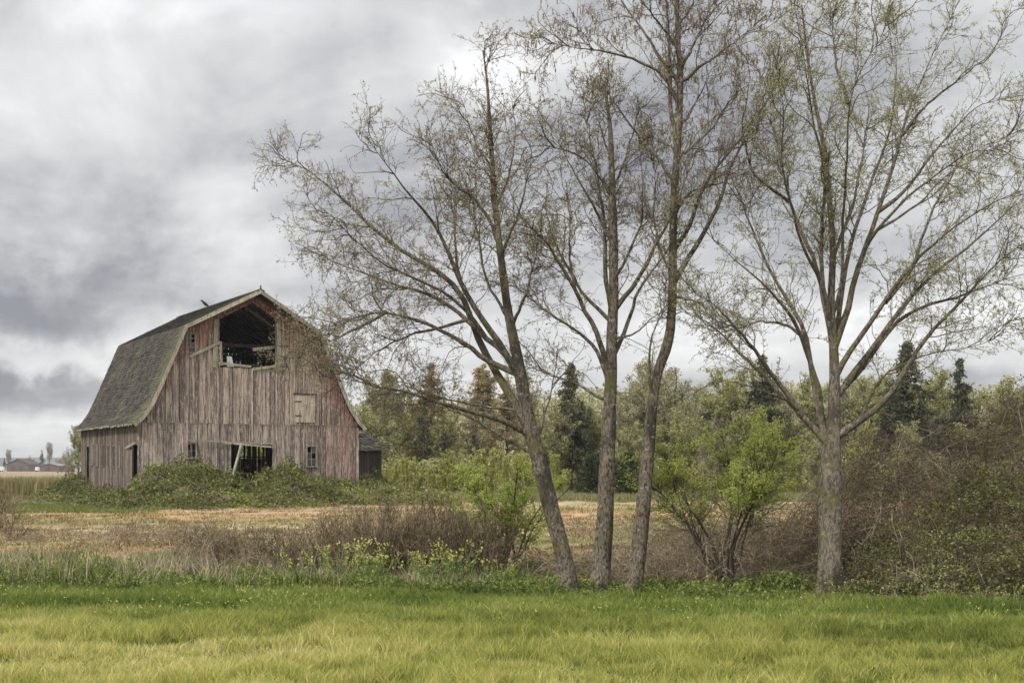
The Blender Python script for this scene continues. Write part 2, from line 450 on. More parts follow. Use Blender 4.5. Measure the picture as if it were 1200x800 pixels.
def ground_col(x, y):
    k = np.clip((48 - y) / 20, 0, 1); yy = y + 0.13 * np.clip(x, -14, 14) * k
    nz = vnoise(x, y, 2.3, 11); nb = vnoise(x, y, 7.0, 12); nf = vnoise(x, y, 0.7, 13)
    c = lerp((0.075, 0.065, 0.03), (0.035, 0.045, 0.016), sstep(yy + (nz - .5) * 2, 15, 19))
    c = lerp((0, 0, 0), c, np.ones_like(x))
    c = c * (1 - sstep(yy, 24.5, 26.5)[..., None]) + np.array((0.085, 0.08, 0.045)) * sstep(yy, 24.5, 26.5)[..., None]
    field = lerp((0.37, 0.255, 0.135), (0.52, 0.42, 0.25), sstep(nz * .5 + nf * .5, .3, .7))
    field = lerp((0, 0, 0), field, np.ones_like(x))
    cl = sstep(vnoise(x * .55, y, 1.7, 31) * .6 + nf * .4, .60, .72)
    field = field * (1 - cl[..., None] * .6) + np.array((0.20, 0.145, 0.10)) * cl[..., None] * .6
    og = sstep(nb * .6 + nz * .4, .52, .66) * .7
    field = field * (1 - og[..., None]) + np.array((0.24, 0.24, 0.09)) * og[..., None]
    # orange bare band nearer the barn
    ob = sstep(y, 52, 60) * (1 - sstep(y, 66, 72)) * sstep(nz, .35, .75) * .4
    field = field * (1 - ob[..., None]) + np.array((0.50, 0.26, 0.13)) * ob[..., None]
    t = sstep(yy + (nz - .5) * 3, 31, 35)
    c = c * (1 - t[..., None]) + field * t[..., None]
    green = np.array((0.13, 0.155, 0.05))
    t = sstep(y + (nz - .5) * 4, 66, 72) * (1 - sstep(y, 92, 100))
    t = t * sstep(-x, 16, 21)
    c = c * (1 - t[..., None]) + green * t[..., None]
    t = sstep(y, 96, 110)
    c = c * (1 - t[..., None]) + np.array((0.34, 0.32, 0.14)) * t[..., None]
    t = sstep(y, 260, 420)
    c = c * (1 - t[..., None]) + np.array((0.36, 0.28, 0.19)) * t[..., None]
    return c


def sheet(name, xs, ys, mat, label=None):
    gx, gy = np.meshgrid(xs, ys)
    gx = gx.ravel(); gy = gy.ravel()
    V = np.stack([gx, gy, hgt(gx, gy)], 1)
    nx, ny = len(xs), len(ys)
    i = (np.arange(ny - 1)[:, None] * nx + np.arange(nx - 1)[None]).ravel()
    Fc = np.stack([i, i + 1, i + nx + 1, i + nx], 1)
    o = np_mesh(name, [(V, Fc, 0, None, ground_col(gx, gy))], mat, smooth=True)
    tag(o, kind='structure'); return o


def axis(core, lim):
    a = list(np.arange(-core, core + .01, .25 if core < 30 else .8))
    s = 1.0; x = core
    ext = []
    while x < lim: x += s; s *= 1.35; ext.append(x)
    return np.array([-v for v in ext[::-1]] + a + ext)


ax_ = axis(16, 4000)
ax2 = axis(52, 4000)
sheet('ground', ax_, np.concatenate([[-4000, -1500, -500, -150, -50, -20, -5, 0], np.arange(3, 33.01, .25)]), M['ground'])
sheet('field', axis(40, 4000), np.concatenate([np.arange(33, 60, .3), np.arange(60, 100.01, .6)]), M['ground'])
ys_ = [100.0]
while ys_[-1] < 6500: ys_.append(ys_[-1] + max(2, (ys_[-1] - 90) * .1))
sheet('far_field', ax2, np.array(ys_), M['ground'])

# ------------------------------------------------------------------ barn
TH = 0.52
BX, BY, BZ = -15.6, 82.0, 0.30
W_, L_ = 6.86, 14.57
ct, st_ = math.cos(TH), math.sin(TH)
barn = empty('barn', (BX, BY, BZ), TH)
tag(barn, 'old gambrel-roofed barn of faded red weathered boards with a wide open hayloft', 'barn')


def G(px, py, y0=0.0):
    """a point of the front gable plane (local x, z) seen at that place of the photo"""
    dx = (px - 600) / F; # ray: X = dx*Y ; local y = -(X-BX)*st + (Y-BY)*ct = y0
    Yw = (y0 + BY * ct - BX * st_) / (ct - dx * st_)
    Xw = dx * Yw
    return (Xw - BX) * ct + (Yw - BY) * st_, EYE - (py - 548) / F * Yw - BZ


def S(px, py, x0=-W_):
    dx = (px - 600) / F
    Yw = (x0 + BX * ct + BY * st_) / (dx * ct + st_)
    Xw = dx * Yw
    return -(Xw - BX) * st_ + (Yw - BY) * ct, EYE - (py - 548) / F * Yw - BZ


ROOF = [(-7.24, 4.60), (-6.75, 5.05), (-6.25, 5.75), (-5.75, 6.85), (-4.24, 10.39), (0, 12.62), (4.24, 10.39), (5.75, 6.85), (6.25, 5.75), (6.8, 4.95), (7.24, 4.55)]
rx = [p[0] for p in ROOF]; rz = [p[1] for p in ROOF]


def roofz(x): return float(np.interp(x, rx, rz))


lo_x0, lo_z0 = G(257.5, 430); lo_x1, _ = G(323.5, 430)
lo_ap = G(296, 354); lo_l = G(257.5, 373); lo_r = G(323.5, 375)
dr0, drt = G(270.5, 519); dr1, _ = G(321, 519)
print('LOFT', lo_x0, lo_x1, lo_z0, lo_ap, lo_l, lo_r, 'DOOR', dr0, dr1, drt)


def wall_boards(mb, bat, x0, x1, z0f, z1f, holes, y=0.0, step=0.30, thick=0.025, axis_='x', pale=None, sgn=-1):
    """vertical boards with battens; holes = [(a,b,zlo,zhi_fn)]"""
    def put(B, a, b, za, zb, ya, yb, v, mi=0):
        if zb - za < 0.03: return
        B.box(a, b, ya, yb, za, zb, v, mi) if axis_ == 'x' else B.box(ya, yb, a, b, za, zb, v, mi)
    x = x0
    while x < x1 - 0.02:
        wd = min(step * random.uniform(.85, 1.12), x1 - x)
        if x1 - x - wd < 0.12: wd = x1 - x
        a, b = x, x + wd - random.choice((0.012, 0.018, 0.03, 0.04)); c_ = (a + b) / 2
        v = random.random()
        segs = [(z0f(c_) + random.uniform(-.02, .02), z1f(c_))]
        for (ha, hb, hz0, hz1) in holes:
            if c_ > ha and c_ < hb:
                t = hz1(c_) if callable(hz1) else hz1
                new = []
                for s0, s1 in segs:
                    if hz0 > s0: new.append((s0, min(s1, hz0)))
                    if t < s1: new.append((max(s0, t), s1))
                segs = new
        dy = random.uniform(-.008, .008)
        for s0, s1 in segs: put(mb, a, b, s0, s1, y + dy, y + dy + thick * -sgn, v)
        # batten over the joint
        xb = x + wd
        if xb < x1 - .05 and random.random() < .62:
            segs = [(z0f(xb) + random.uniform(-.02, .1), z1f(xb) - .02)]
            for (ha, hb, hz0, hz1) in holes:
                if xb > ha - .03 and xb < hb + .03:
                    t = hz1(xb) if callable(hz1) else hz1
                    new = []
                    for s0, s1 in segs:
                        if hz0 > s0: new.append((s0, min(s1, hz0)))
                        if t < s1: new.append((max(s0, t), s1))
                    segs = new
            for s0, s1 in segs:
                if random.random() < .12: s0 += (s1 - s0) * random.uniform(.1, .5)
                q = min(y + dy, y) + sgn * .026; r = min(y + dy, y) - .002 if sgn < 0 else y + .04
                put(bat, xb - .026, xb + .022, s0, s1, min(q, r) - .004, max(q, r) - .004, random.random())
        x += wd


def opening_top(x):
    return float(np.interp(x, [lo_l[0], lo_ap[0], lo_r[0]], [lo_l[1], lo_ap[1], lo_r[1]]))


w1 = (*G(219, 391), *G(228, 412))       # upper-left window   x0, ztop, x1, zbot
w2 = (*G(219.5, 520), *G(229.5, 535))   # lower-left window
w3 = (*G(359.5, 523), *G(370, 545))     # lower-right window
hd = (*G(345.5, 462), *G(369, 495.5))   # hay door
ZB = 4.73
front = MB(); fb = MB()
wall_boards(front, fb, -W_, W_, lambda x: ZB, lambda x: roofz(x) - .12,
            [(lo_x0, lo_x1, lo_z0, opening_top), (w1[0], w1[2], w1[3], w1[1]), (hd[0] + .03, hd[2] - .03, hd[3] + .02, hd[1])], y=-.012)
wall_boards(front, fb, -W_, W_, lambda x: -.4, lambda x: min(ZB + .03, roofz(x) - .1),
            [(dr0, dr1, -1, drt), (w2[0], w2[2], w2[3], w2[1]), (w3[0], w3[2], w3[3], w3[1])], y=0.012)
o = front.build('gable_wall', [M['board']], barn)
fb.build('batten', [M['batten']], barn)
# pale long joint boards and belt ledge
mb = MB()
px_, pz = G(218.5, 400)
mb.box(px_ - .05, px_ + .05, -.075, -.058, G(218.5, 547)[1], pz)
for q in (295, 255, 323.5, 345.5):
    xa, _ = G(q, 500); mb.box(xa - .045, xa + .04, -.078, -.06, (ZB if q > 340 else drt + .15), (lo_z0 - .03 if q < 330 else hd[3]))
mb.box(-W_ + .01, W_ - .01, -.052, -.045, ZB - .03, ZB - .012)
mb.box(W_ - .12, W_ + .03, -.075, -.045, 0.1, 4.6); 
mb.build('corner_board', [M['batten']], barn)

# side walls
sh_, _ = S(146, 520)
side = MB(); sb = MB()
d0, dzt = S(161, 521); d1, _ = S(157, 523); d2, dzb = S(150.5, 526)
slot0, slz1 = S(104.5, 523); slot1, slz0 = S(101.5, 549)
sh = [(d0 + .15, d1 + .05, -1, dzt), (slot0, slot1, slz0 - 1.2, slz1)]
slits = []
for k, px in enumerate((108.5, 114.5, 121, 127.5, 134, 141)):
    a_, zt = S(px + .9, 521 + k * .35); b_, zb_ = S(px - .9, 544 + k * .5)
    slits.append((min(a_, b_), max(a_, b_), zb_, zt))
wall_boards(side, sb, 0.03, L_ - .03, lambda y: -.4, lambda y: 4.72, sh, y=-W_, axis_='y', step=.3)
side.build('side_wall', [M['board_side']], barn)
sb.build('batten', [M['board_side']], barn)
for (a_, b_, z0_, z1_) in slits:      # narrow vertical louvre frames
    mb = MB()
    xo = -W_ - .03
    mb.box(xo - .03, xo, a_ - .03, a_, z0_, z1_); mb.box(xo - .03, xo, b_, b_ + .03, z0_, z1_)
    mb.box(xo - .04, xo, a_ - .05, b_ + .05, z1_, z1_ + .06); mb.box(xo - .04, xo, a_ - .05, b_ + .05, z0_ - .06, z0_)
    f_ = mb.build('slit_frame', [M['side_trim']], barn)
    MB().box(xo - .012, xo + .002, a_ + .004, b_ - .004, z0_ + .004, z1_ - .004, .2).build('louvre', [M['side_trim' if (a_ + b_) % .7 < .35 else 'beam']], f_)
# side door: a pale plank door standing beside its dark opening, a slipped lintel above
mb = MB()
for k in range(3):
    a_ = d1 + .08 + k * .42; mb.box(-W_ - .10, -W_ - .065, a_, a_ + .38, -.2, dzb - .05)
dr = mb.build('side_door', [M['board_side']], barn)
MB().beam((-W_ - .14, d0 + .1, dzt + .1), (-W_ - .14, d2 + .2, dzb + .03), .06, .13).build('lintel', [M['trim']], barn)
right = MB()
rb = MB()
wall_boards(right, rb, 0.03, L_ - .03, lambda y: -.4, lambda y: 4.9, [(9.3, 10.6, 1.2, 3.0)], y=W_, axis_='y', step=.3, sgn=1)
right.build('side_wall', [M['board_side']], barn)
# rear wall, with the doorway that lets daylight through
rear = MB(); rbt = MB()
def far_x(px):   # local x on the rear plane for a photo column
    return G(px, 530, L_)[0]
bx0, bx1 = far_x(281), far_x(312)
mid_ = (bx0 + bx1) / 2
bz1 = G(290, 521, L_)[1]; bz0 = G(290, 537, L_)[1]
wall_boards(rear, rbt, -W_, W_, lambda x: -.4, lambda x: roofz(x) - .12,
            [(bx0, mid_ - .15, bz0, bz1), (mid_ + .15, bx1, bz0, bz1), (2.2, 3.2, 1.3, 2.3)], y=L_ + .02, sgn=1)
rear.build('rear_wall', [M['board_side']], barn)

# roof: deck, shingle courses, fascia and rake boards
OV = 0.52
def rake_y(x, side):   # front edge of the roof: it juts out into a hood at the ridge
    return -(OV + (1.47 - OV) * max(0, 1 - abs(x) / 4.24))
deck = MB()
N_ = len(ROOF)
for i in range(N_ - 1):
    (xa, za), (xb, zb_) = ROOF[i], ROOF[i + 1]
    ya, yb = rake_y(xa, 0), rake_y(xb, 0)
    nrm = np.array([-(zb_ - za), xb - xa]); nrm = nrm / np.linalg.norm(nrm) * .05
    q = [(xa - nrm[0], ya, za - nrm[1]), (xb - nrm[0], yb, zb_ - nrm[1]), (xb - nrm[0], L_ + OV, zb_ - nrm[1]), (xa - nrm[0], L_ + OV, za - nrm[1]),
         (xa, ya, za), (xb, yb, zb_), (xb, L_ + OV, zb_), (xa, L_ + OV, za)]
    deck.hexa(q, .3)
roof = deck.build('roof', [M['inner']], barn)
sv, sf, sval = [], [], []
for sgn in (-1, 1):
    prof = [p for p in ROOF if p[0] * sgn >= 0]
    prof.sort(key=lambda p: -abs(p[0]))           # eave -> ridge
    prof = np.array(prof)
    seg = np.linalg.norm(np.diff(prof, axis=0), axis=1); cum = np.concatenate([[0], np.cumsum(seg)])
    tot = cum[-1]; s = -0.03; row = 0
    while s < tot - .05:
        s2 = min(s + .34, tot)
        pa = np.array([np.interp(s, cum, prof[:, 0]), np.interp(s, cum, prof[:, 1])])
        pb = np.array([np.interp(s2, cum, prof[:, 0]), np.interp(s2, cum, prof[:, 1])])
        if s < 0: pa = prof[0] + (prof[0] - prof[1]) / seg[0] * .05
        t = (pb - pa) / np.linalg.norm(pb - pa); nm = np.array([-t[1], t[0]]) * (-sgn)
        if nm[1] < 0: nm = -nm
        ya = rake_y(pa[0], 0)
        y = ya - random.uniform(0, .08)
        sagk = 0
        while y < L_ + OV:
            wdt = random.uniform(.12, .30)
            miss = random.random() < (.02 if row > 3 else .05)
            if not miss:
                l0 = random.uniform(-.035, .03); lift = random.uniform(.03, .055) + (.04 if random.random() < .03 else 0)
                A = pa + t * l0 + nm * lift; B = pb + nm * .010; A0 = A - nm * .022
                e0 = max(y, ya - .05); e1 = min(y + wdt - .008, L_ + OV + .03)
                n0 = len(sv)
                sv += [(A[0], e0, A[1]), (A[0], e1, A[1]), (B[0], e1, B[1]), (B[0], e0, B[1]), (A0[0], e0, A0[1]), (A0[0], e1, A0[1])]
                rv = random.random()
                sf += [(n0, n0 + 1, n0 + 2, n0 + 3), (n0 + 4, n0 + 5, n0 + 1, n0)]; sval += [rv, rv * .5]
            y += wdt
        s += .19; row += 1
np_mesh('shingles', [(np.array(sv), np.array(sf), 0, np.array(sval))], [M['shingle']], roof)
# ridge cap and rake boards
def rake(yfun, dy, name):
    mb = MB(); R_ = np.array(ROOF); d_ = np.diff(R_, axis=0); d_ /= np.linalg.norm(d_, axis=1, keepdims=True); sn = np.stack([-d_[:, 1], d_[:, 0]], 1)
    jn = [sn[0]] + [(sn[i] + sn[i + 1]) / (1 + sn[i] @ sn[i + 1]) for i in range(len(sn) - 1)] + [sn[-1]]
    for i in range(N_ - 1):
        (xa, za), (xb, zb_) = ROOF[i], ROOF[i + 1]
        ya, yb = yfun(xa) + dy, yfun(xb) + dy
        na, nb_ = jn[i], jn[i + 1]; ua, da, ub, db = na * .02, -na * .20, nb_ * .02, -nb_ * .20
        q = [(xa + da[0], ya - .02, za + da[1]), (xb + db[0], yb - .02, zb_ + db[1]), (xb + db[0], yb + .02, zb_ + db[1]), (xa + da[0], ya + .02, za + da[1]),
             (xa + ua[0], ya - .02, za + ua[1]), (xb + ub[0], yb - .02, zb_ + ub[1]), (xb + ub[0], yb + .02, zb_ + ub[1]), (xa + ua[0], ya + .02, za + ua[1])]
        mb.hexa(q)
    return mb.build(name, [M['trim']], roof)
rake(lambda x: rake_y(x, 0), -.03, 'rake_board')
rake(lambda x: L_ + OV, .03, 'rake_board')
mb = MB()
y = rake_y(0, 0) - .05
while y < L_ + OV:
    for s_ in (-1, 1):
        q = [(0, y, 12.66), (s_ * .26, y, 12.535), (s_ * .26, y + .42, 12.535), (0, y + .42, 12.66), (0, y, 12.70), (s_ * .26, y, 12.575), (s_ * .26, y + .40, 12.575), (0, y + .40, 12.70)]
        mb.hexa(q)
    y += .40
mb.build('ridge_cap', [M['shingle']], roof)
mb = MB()   # broken eave fascia on the left, dark on the right
y = -.4
while y < L_ + OV - .3:
    ln = random.uniform(1.2, 2.6)
    mb.beam((-7.28, y, 4.585 + random.uniform(-.03, .03)), (-7.28, min(y + ln, L_ + OV), 4.585 + random.uniform(-.03, .03)), .03, .11); y += ln + random.choice((0, .02, .25))
mb.build('eave_fascia', [M['trim']], roof)
mb = MB()
y = -.3
while y < L_ + .3:
    for s_ in (-1, 1):
        mb.beam((s_ * 7.2, y, 4.50), (s_ * 6.3, y, 5.5), .05, .10)
        pr = [(6.25, 5.62), (4.18, 10.2), (0, 12.42)]
        mb.beam((s_ * pr[0][0], y, pr[0][1]), (s_ * pr[1][0], y, pr[1][1]), .05, .14)
        mb.beam((s_ * pr[1][0], y, pr[1][1]), (0, y, pr[2][1]), .05, .14)
    y += .75
mb.build('rafters', [M['beam']], roof)

# structure inside: posts, loft floor, tie beams
mb = MB()
mb.box(-W_ + .1, W_ - .1, 2.2, L_ - .1, 4.15, 4.3, .4)
for yy in (2.2, 6.4, 10.5, L_ - .3):
    for xx in (-3.4, 3.4, -W_ + .12, W_ - .12): mb.box(xx - .1, xx + .1, yy - .1, yy + .1, -.2, 4.15 if abs(xx) > 4 else 9.6)
    mb.beam((-3.4, yy, 9.6), (3.4, yy, 9.6), .16, .22)
for xx in (-3.4, 3.4): mb.beam((xx, 0.1, 9.7), (xx, L_, 9.7), .16, .2)
mb.beam((-5.5, .15, 4.6), (5.5, .15, 4.6), .12, .2)
mb.box(bx0 - 1, bx1 + 1, L_ - .25, L_ - .18, G(290, 536, L_)[1], G(290, 534.5, L_)[1])
for q in (286.5, 291, 297, 303.5, 309):
    xq = G(q, 530, 9.0)[0]; mb.box(xq - .05, xq + .06, 9.0, 9.1, -.2, 4.15)
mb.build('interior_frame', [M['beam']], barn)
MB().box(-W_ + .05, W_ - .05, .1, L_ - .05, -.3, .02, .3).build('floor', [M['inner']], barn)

# lofting opening casing, boards, sill
def bd(px0, py0, px1, py1, wd, mat, name, yy=-.10, th=.035, parent=barn):
    a_ = G(px0, py0, yy); b_ = G(px1, py1, yy)
    return MB().beam((a_[0], yy, a_[1]), (b_[0], yy, b_[1]), th, wd, up=(0, 0, 1) if abs(a_[0] - b_[0]) > .3 else (1, 0, 0)).build(name, [M[mat]], parent)
bd(253.5, 374, 251.5, 430, .26, 'trim', 'casing_board')
bd(258.6, 400, 259.6, 428, .14, 'pale_board', 'casing_board', -.06)
bd(326.3, 376, 328, 434, .27, 'trim', 'casing_board')
bd(331.5, 381, 332.5, 433, .14, 'pale_board', 'casing_board', -.11)
bd(222.5, 417.5, 257.5, 401, .16, 'trim', 'loose_board', -.14)
bd(256, 373, 296, 353, .10, 'board', 'opening_trim', -.07)
bd(296, 353, 325, 374, .10, 'board', 'opening_trim', -.07)
bd(255, 425, 294.5, 429.5, .14, 'mossy_board', 'sill', -.06)
bd(295.8, 432.5, 324.5, 428.8, .16, 'mossy_board', 'sill', -.09)
bd(296, 409.5, 323, 406.5, .20, 'pale_board', 'cross_beam', .45, .1)
bd(287, 360, 323, 385, .18, 'beam', 'hood_brace', .30, .1)
bd(221, 515.5, 322, 520.2, .10, 'trim', 'door_track', -.16, .06)
bd(262, 518.5, 320, 523.6, .10, 'pale_board', 'track_cover', -.22, .03)
a_ = G(283, 520, -.25); b_ = G(271.5, 563, -1.2)
MB().beam((a_[0], -.25, a_[1]), (b_[0], -1.2, b_[1]), .12, .14).build('prop_post', [M['trim']], barn)
bd(269.8, 520, 269.8, 560, .10, 'trim', 'door_post', -.06)
for py in (387, 405.5, 429):
    a_ = G(330, py, -.13); mb = MB(); mb.beam((a_[0] - .12, -.135, a_[1]), (a_[0] + .42, -.135, a_[1] - .01), .025, .055); mb.box(a_[0] + .28, a_[0] + .36, -.17, -.125, a_[1] - .08, a_[1] + .08)
    mb.build('strap_hinge', [M['iron']], barn)
# white sheet standing in the loft
a_ = G(265.7, 429.5, .25); b_ = G(274, 417.5, .25)
q = [(a_[0], .22, a_[1]), (b_[0], .22, a_[1]), (b_[0], .28, a_[1]), (a_[0], .28, a_[1]), (a_[0], .22, b_[1] ), (b_[0] - .14, .22, b_[1] - .02), (b_[0] - .14, .28, b_[1] - .02), (a_[0], .28, b_[1])]
ws = MB().hexa([[p[0], p[1], p[2]] for p in q]).build('leaning_panel', [M['white']])
ws.parent = None
ws.matrix_world = barn.matrix_basis.copy()
tag(ws, 'small white panel with a sloped corner leaning inside the open hayloft, left on its sill', 'panel')
ws.location = barn.location; ws.rotation_euler = (0, 0, TH)


def window(rect, cols_, rows, broken=()):
    x0, zt, x1, zb_ = rect
    mb = MB(); t = .07
    yy0, yy1 = -.085, -.02
    mb.box(x0 - t, x0 + .02, yy0, yy1, zb_ - t, zt + t); mb.box(x1 - .02, x1 + t, yy0, yy1, zb_ - t, zt + t)
    mb.box(x0 + .021, x1 - .021, yy0 + .002, yy1, zt - .01, zt + t - .002); mb.box(x0 - t - .04, x1 + t + .04, yy0 - .03, yy1 - .002, zb_ - t - .05, zb_ - t + .02)
    f_ = mb.build('window_frame', [M['side_trim']], barn)
    mb = MB()
    for i in range(1, cols_):
        xc = x0 + (x1 - x0) * i / cols_; mb.box(xc - .02, xc + .02, -.04, -.015, zb_, zt)
    for j in range(1, rows):
        zc_ = zb_ + (zt - zb_) * j / rows; mb.box(x0, x1, -.043, -.012, zc_ - .02, zc_ + .02)
    mb.build('glazing_bars', [M['side_trim']], f_)
    for i in range(cols_):
        for j in range(rows):
            if (i, j) in broken: continue
            a = x0 + (x1 - x0) * i / cols_ + .02; b = x0 + (x1 - x0) * (i + 1) / cols_ - .02
            c = zb_ + (zt - zb_) * j / rows + .02; d = zb_ + (zt - zb_) * (j + 1) / rows - .02
            MB().box(a, b, -.03, -.025, c, d).build('pane', [M['glass']], f_)


window(w1, 2, 4, ((1, 3), (1, 2), (0, 0)))
window(w2, 2, 2, ((0, 1), (1, 1), (1, 0)))
window(w3, 2, 3, ((0, 2), (1, 1)))
# pale patch inside the upper window
MB().box(w1[0] + .03, w1[2] - .22, .02, .05, w1[3] + .45, w1[1] - .03).build('window_board', [M['white']], barn)
# closed hay door
mb = MB(); x = hd[0]
while x < hd[2] - .05:
    b = min(x + .29, hd[2]); mb.box(x + .004, b - .004, -.085, -.055, hd[3] + .02, hd[1] - .02); x = b
hdo = mb.build('hay_door', [M['pale_board']], barn)
for q in (.75, .25):
    zz_ = hd[3] + (hd[1] - hd[3]) * q; MB().box(hd[0] - .03, hd[0] + .42, -.098, -.087, zz_ - .035, zz_ + .035).build('hinge', [M['iron']], hdo)
MB().box(hd[0] - .12, hd[2] + .1, -.12, -.06, hd[1], hd[1] + .08).build('hay_door_lintel', [M['beam']], barn)
MB().box(hd[2] - .01, hd[2] + .045, -.075, -.057, hd[3], hd[1] - .01).build('gap_shade_strip', [M['inner']], barn)  # solid dark strip paints in the shade of the gap beside the hay door
mb = MB()   # small iron finial at the ridge tip
mb.beam((0, -1.50, 12.62), (0, -1.50, 12.86), .07, .07); mb.build('finial', [M['iron']], roof)

# bird on the ridge
def lathe_along(pts, rads, K=8):
    pts = np.array(pts, float)[None]; return tubes(pts, np.array(rads, float)[None], K)


def tubes(pts, rad, K=4, close=False):
    """pts (N,P,3), rad (N,P) -> verts, quads"""
    N, Pn, _ = pts.shape
    T = np.gradient(pts, axis=1); T /= np.linalg.norm(T, axis=2, keepdims=True) + 1e-9
    Tm = pts[:, -1] - pts[:, 0]
    ref = np.where(np.abs(Tm[:, 2:3]) > .85 * (np.linalg.norm(Tm, axis=1, keepdims=True) + 1e-9), [[1.0, 0.13, 0.07]], [[.05, .11, 1.0]])
    ref = np.broadcast_to(ref[:, None], T.shape)
    a1 = np.cross(T, ref); a1 /= np.linalg.norm(a1, axis=2, keepdims=True) + 1e-9
    a2 = np.cross(T, a1)
    an = np.arange(K) * 2 * np.pi / K
    V = pts[:, :, None] + rad[:, :, None, None] * (np.cos(an)[None, None, :, None] * a1[:, :, None] + np.sin(an)[None, None, :, None] * a2[:, :, None])
    base = (np.arange(N)[:, None, None] * Pn + np.arange(Pn - 1)[None, :, None]) * K
    k = np.arange(K)[None, None]; k2 = (k + 1) % K
    Fc = np.stack([base + k, base + k2, base + K + k2, base + K + k], -1).reshape(-1, 4)
    return V.reshape(-1, 3), Fc


# the bird: G on ridge line: find y on ridge where the photo has it (px 237)
best = min((abs(600 + F * (BX - y * st_) / (BY + y * ct) - 240), y) for y in np.linspace(-1, 15, 400))[1]
bw = np.array([BX - best * st_, BY + best * ct, BZ + 12.72])
v1, f1 = lathe_along([(-.34, 0, .42), (-.28, 0, .43), (-.2, 0, .43), (-.14, 0, .37), (-.05, 0, .28), (.08, 0, .18), (.2, 0, .08), (.38, 0, -.03), (.46, 0, -.07)],
                     [.005, .02, .055, .06, .095, .10, .07, .04, .02])
br = empty('bird', bw)
tag(br, 'dark bird perched on the ridge of the barn roof', 'bird')
np_mesh('body', [(v1, f1, 0, .5)], [M['bird']], br, smooth=True)
for s_ in (-.03, .03):
    v1, f1 = tubes(np.array([[(0.0, s_, .22), (0.01, s_, .1), (0, s_, 0)]]), np.full((1, 3), .012), 5)
    np_mesh('leg', [(v1, f1, 0, .5)], [M['iron']], br)

# ------------------------------------------------------------------ lean-to shed behind the right side of the barn
# local barn coordinates again; stands against the right wall
shed = empty('shed', (BX, BY, BZ), TH)
tag(shed, 'small collapsing shed with a sagging mossy shake roof beside the right wall of the barn', 'shed')
def R(px, py, y0): return G(px, py, y0)
ys0, ys1 = 4.2, 8.8
xe = G(447, 535, ys0)[0]; ze = G(449, 528.5, ys0)[1]; zt = G(440, 510, (ys0 + ys1) / 2)[1] + .1
mb = MB(); x = W_ + .1
while x < xe:
    mb.box(x, x + .2, ys0, ys0 + .03, -.3, ze + .05); x += .215
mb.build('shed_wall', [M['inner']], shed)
mb = MB(); y = ys0
while y < ys1: mb.box(xe - .03, xe, y, y + .2, -.3, ze + .05); y += .22
mb.build('shed_wall', [M['board_side']], shed)
mb = MB()
for sy, (ya, yb) in enumerate(((ys0 - .35, (ys0 + ys1) / 2), (ys1 + .35, (ys0 + ys1) / 2))):
    for r_ in range(11):
        t0, t1 = r_ / 11, min(1, (r_ + 1.5) / 11)
        y0_, y1_ = ya + (yb - ya) * t0, ya + (yb - ya) * t1
        z0_, z1_ = ze + (zt - ze) * t0, ze + (zt - ze) * t1
        x = W_ + .05
        while x < xe + .45 - t0 * .55:
            wv = random.uniform(.14, .3); sg = -.10 * math.sin((x - W_) * 1.3) * t0
            if random.random() > .1:
                l_ = random.uniform(.02, .09)
                q = [(x, y0_, z0_ + l_ + sg - .02), (x + wv, y0_, z0_ + l_ + sg - .02), (x + wv, y1_, z1_ + sg - .02), (x, y1_, z1_ + sg - .02),
                     (x, y0_, z0_ + l_ + sg), (x + wv, y0_, z0_ + l_ + sg), (x + wv, y1_, z1_ + sg), (x, y1_, z1_ + sg)]
                if ya > yb: q = [q[3], q[2], q[1], q[0], q[7], q[6], q[5], q[4]]
                mb.hexa(q)
            x += wv + .01
mb.build('shed_roof', [M['shingle']], shed)
mb = MB()
mb.beam((W_ + .1, (ys0 + ys1) / 2, zt - .1), (xe - .1, (ys0 + ys1) / 2, zt - .15), .12, .16)
mb.box(xe - .14, xe - .04, ys0 + .04, ys0 + .14, -.3, ze); mb.build('shed_frame', [M['beam']], shed)

# ------------------------------------------------------------------ vegetation tools
def resample(pts, n, smooth_=2, wig=0.0):
    pts = np.array(pts, float)
    d = np.concatenate([[0], np.cumsum(np.linalg.norm(np.diff(pts, axis=0), axis=1))])
    t = np.linspace(0, d[-1], n)
    q = np.stack([np.interp(t, d, pts[:, k]) for k in range(pts.shape[1])], 1)
    for _ in range(smooth_):
        q[1:-1] = (q[:-2] + 2 * q[1:-1] + q[2:]) / 4
    if wig:
        w_ = np.cumsum(rng.normal(0, wig, (n, 3)), axis=0); w_ -= np.linspace(0, 1, n)[:, None] * w_[-1]
        q[:, :3] += w_
    return q


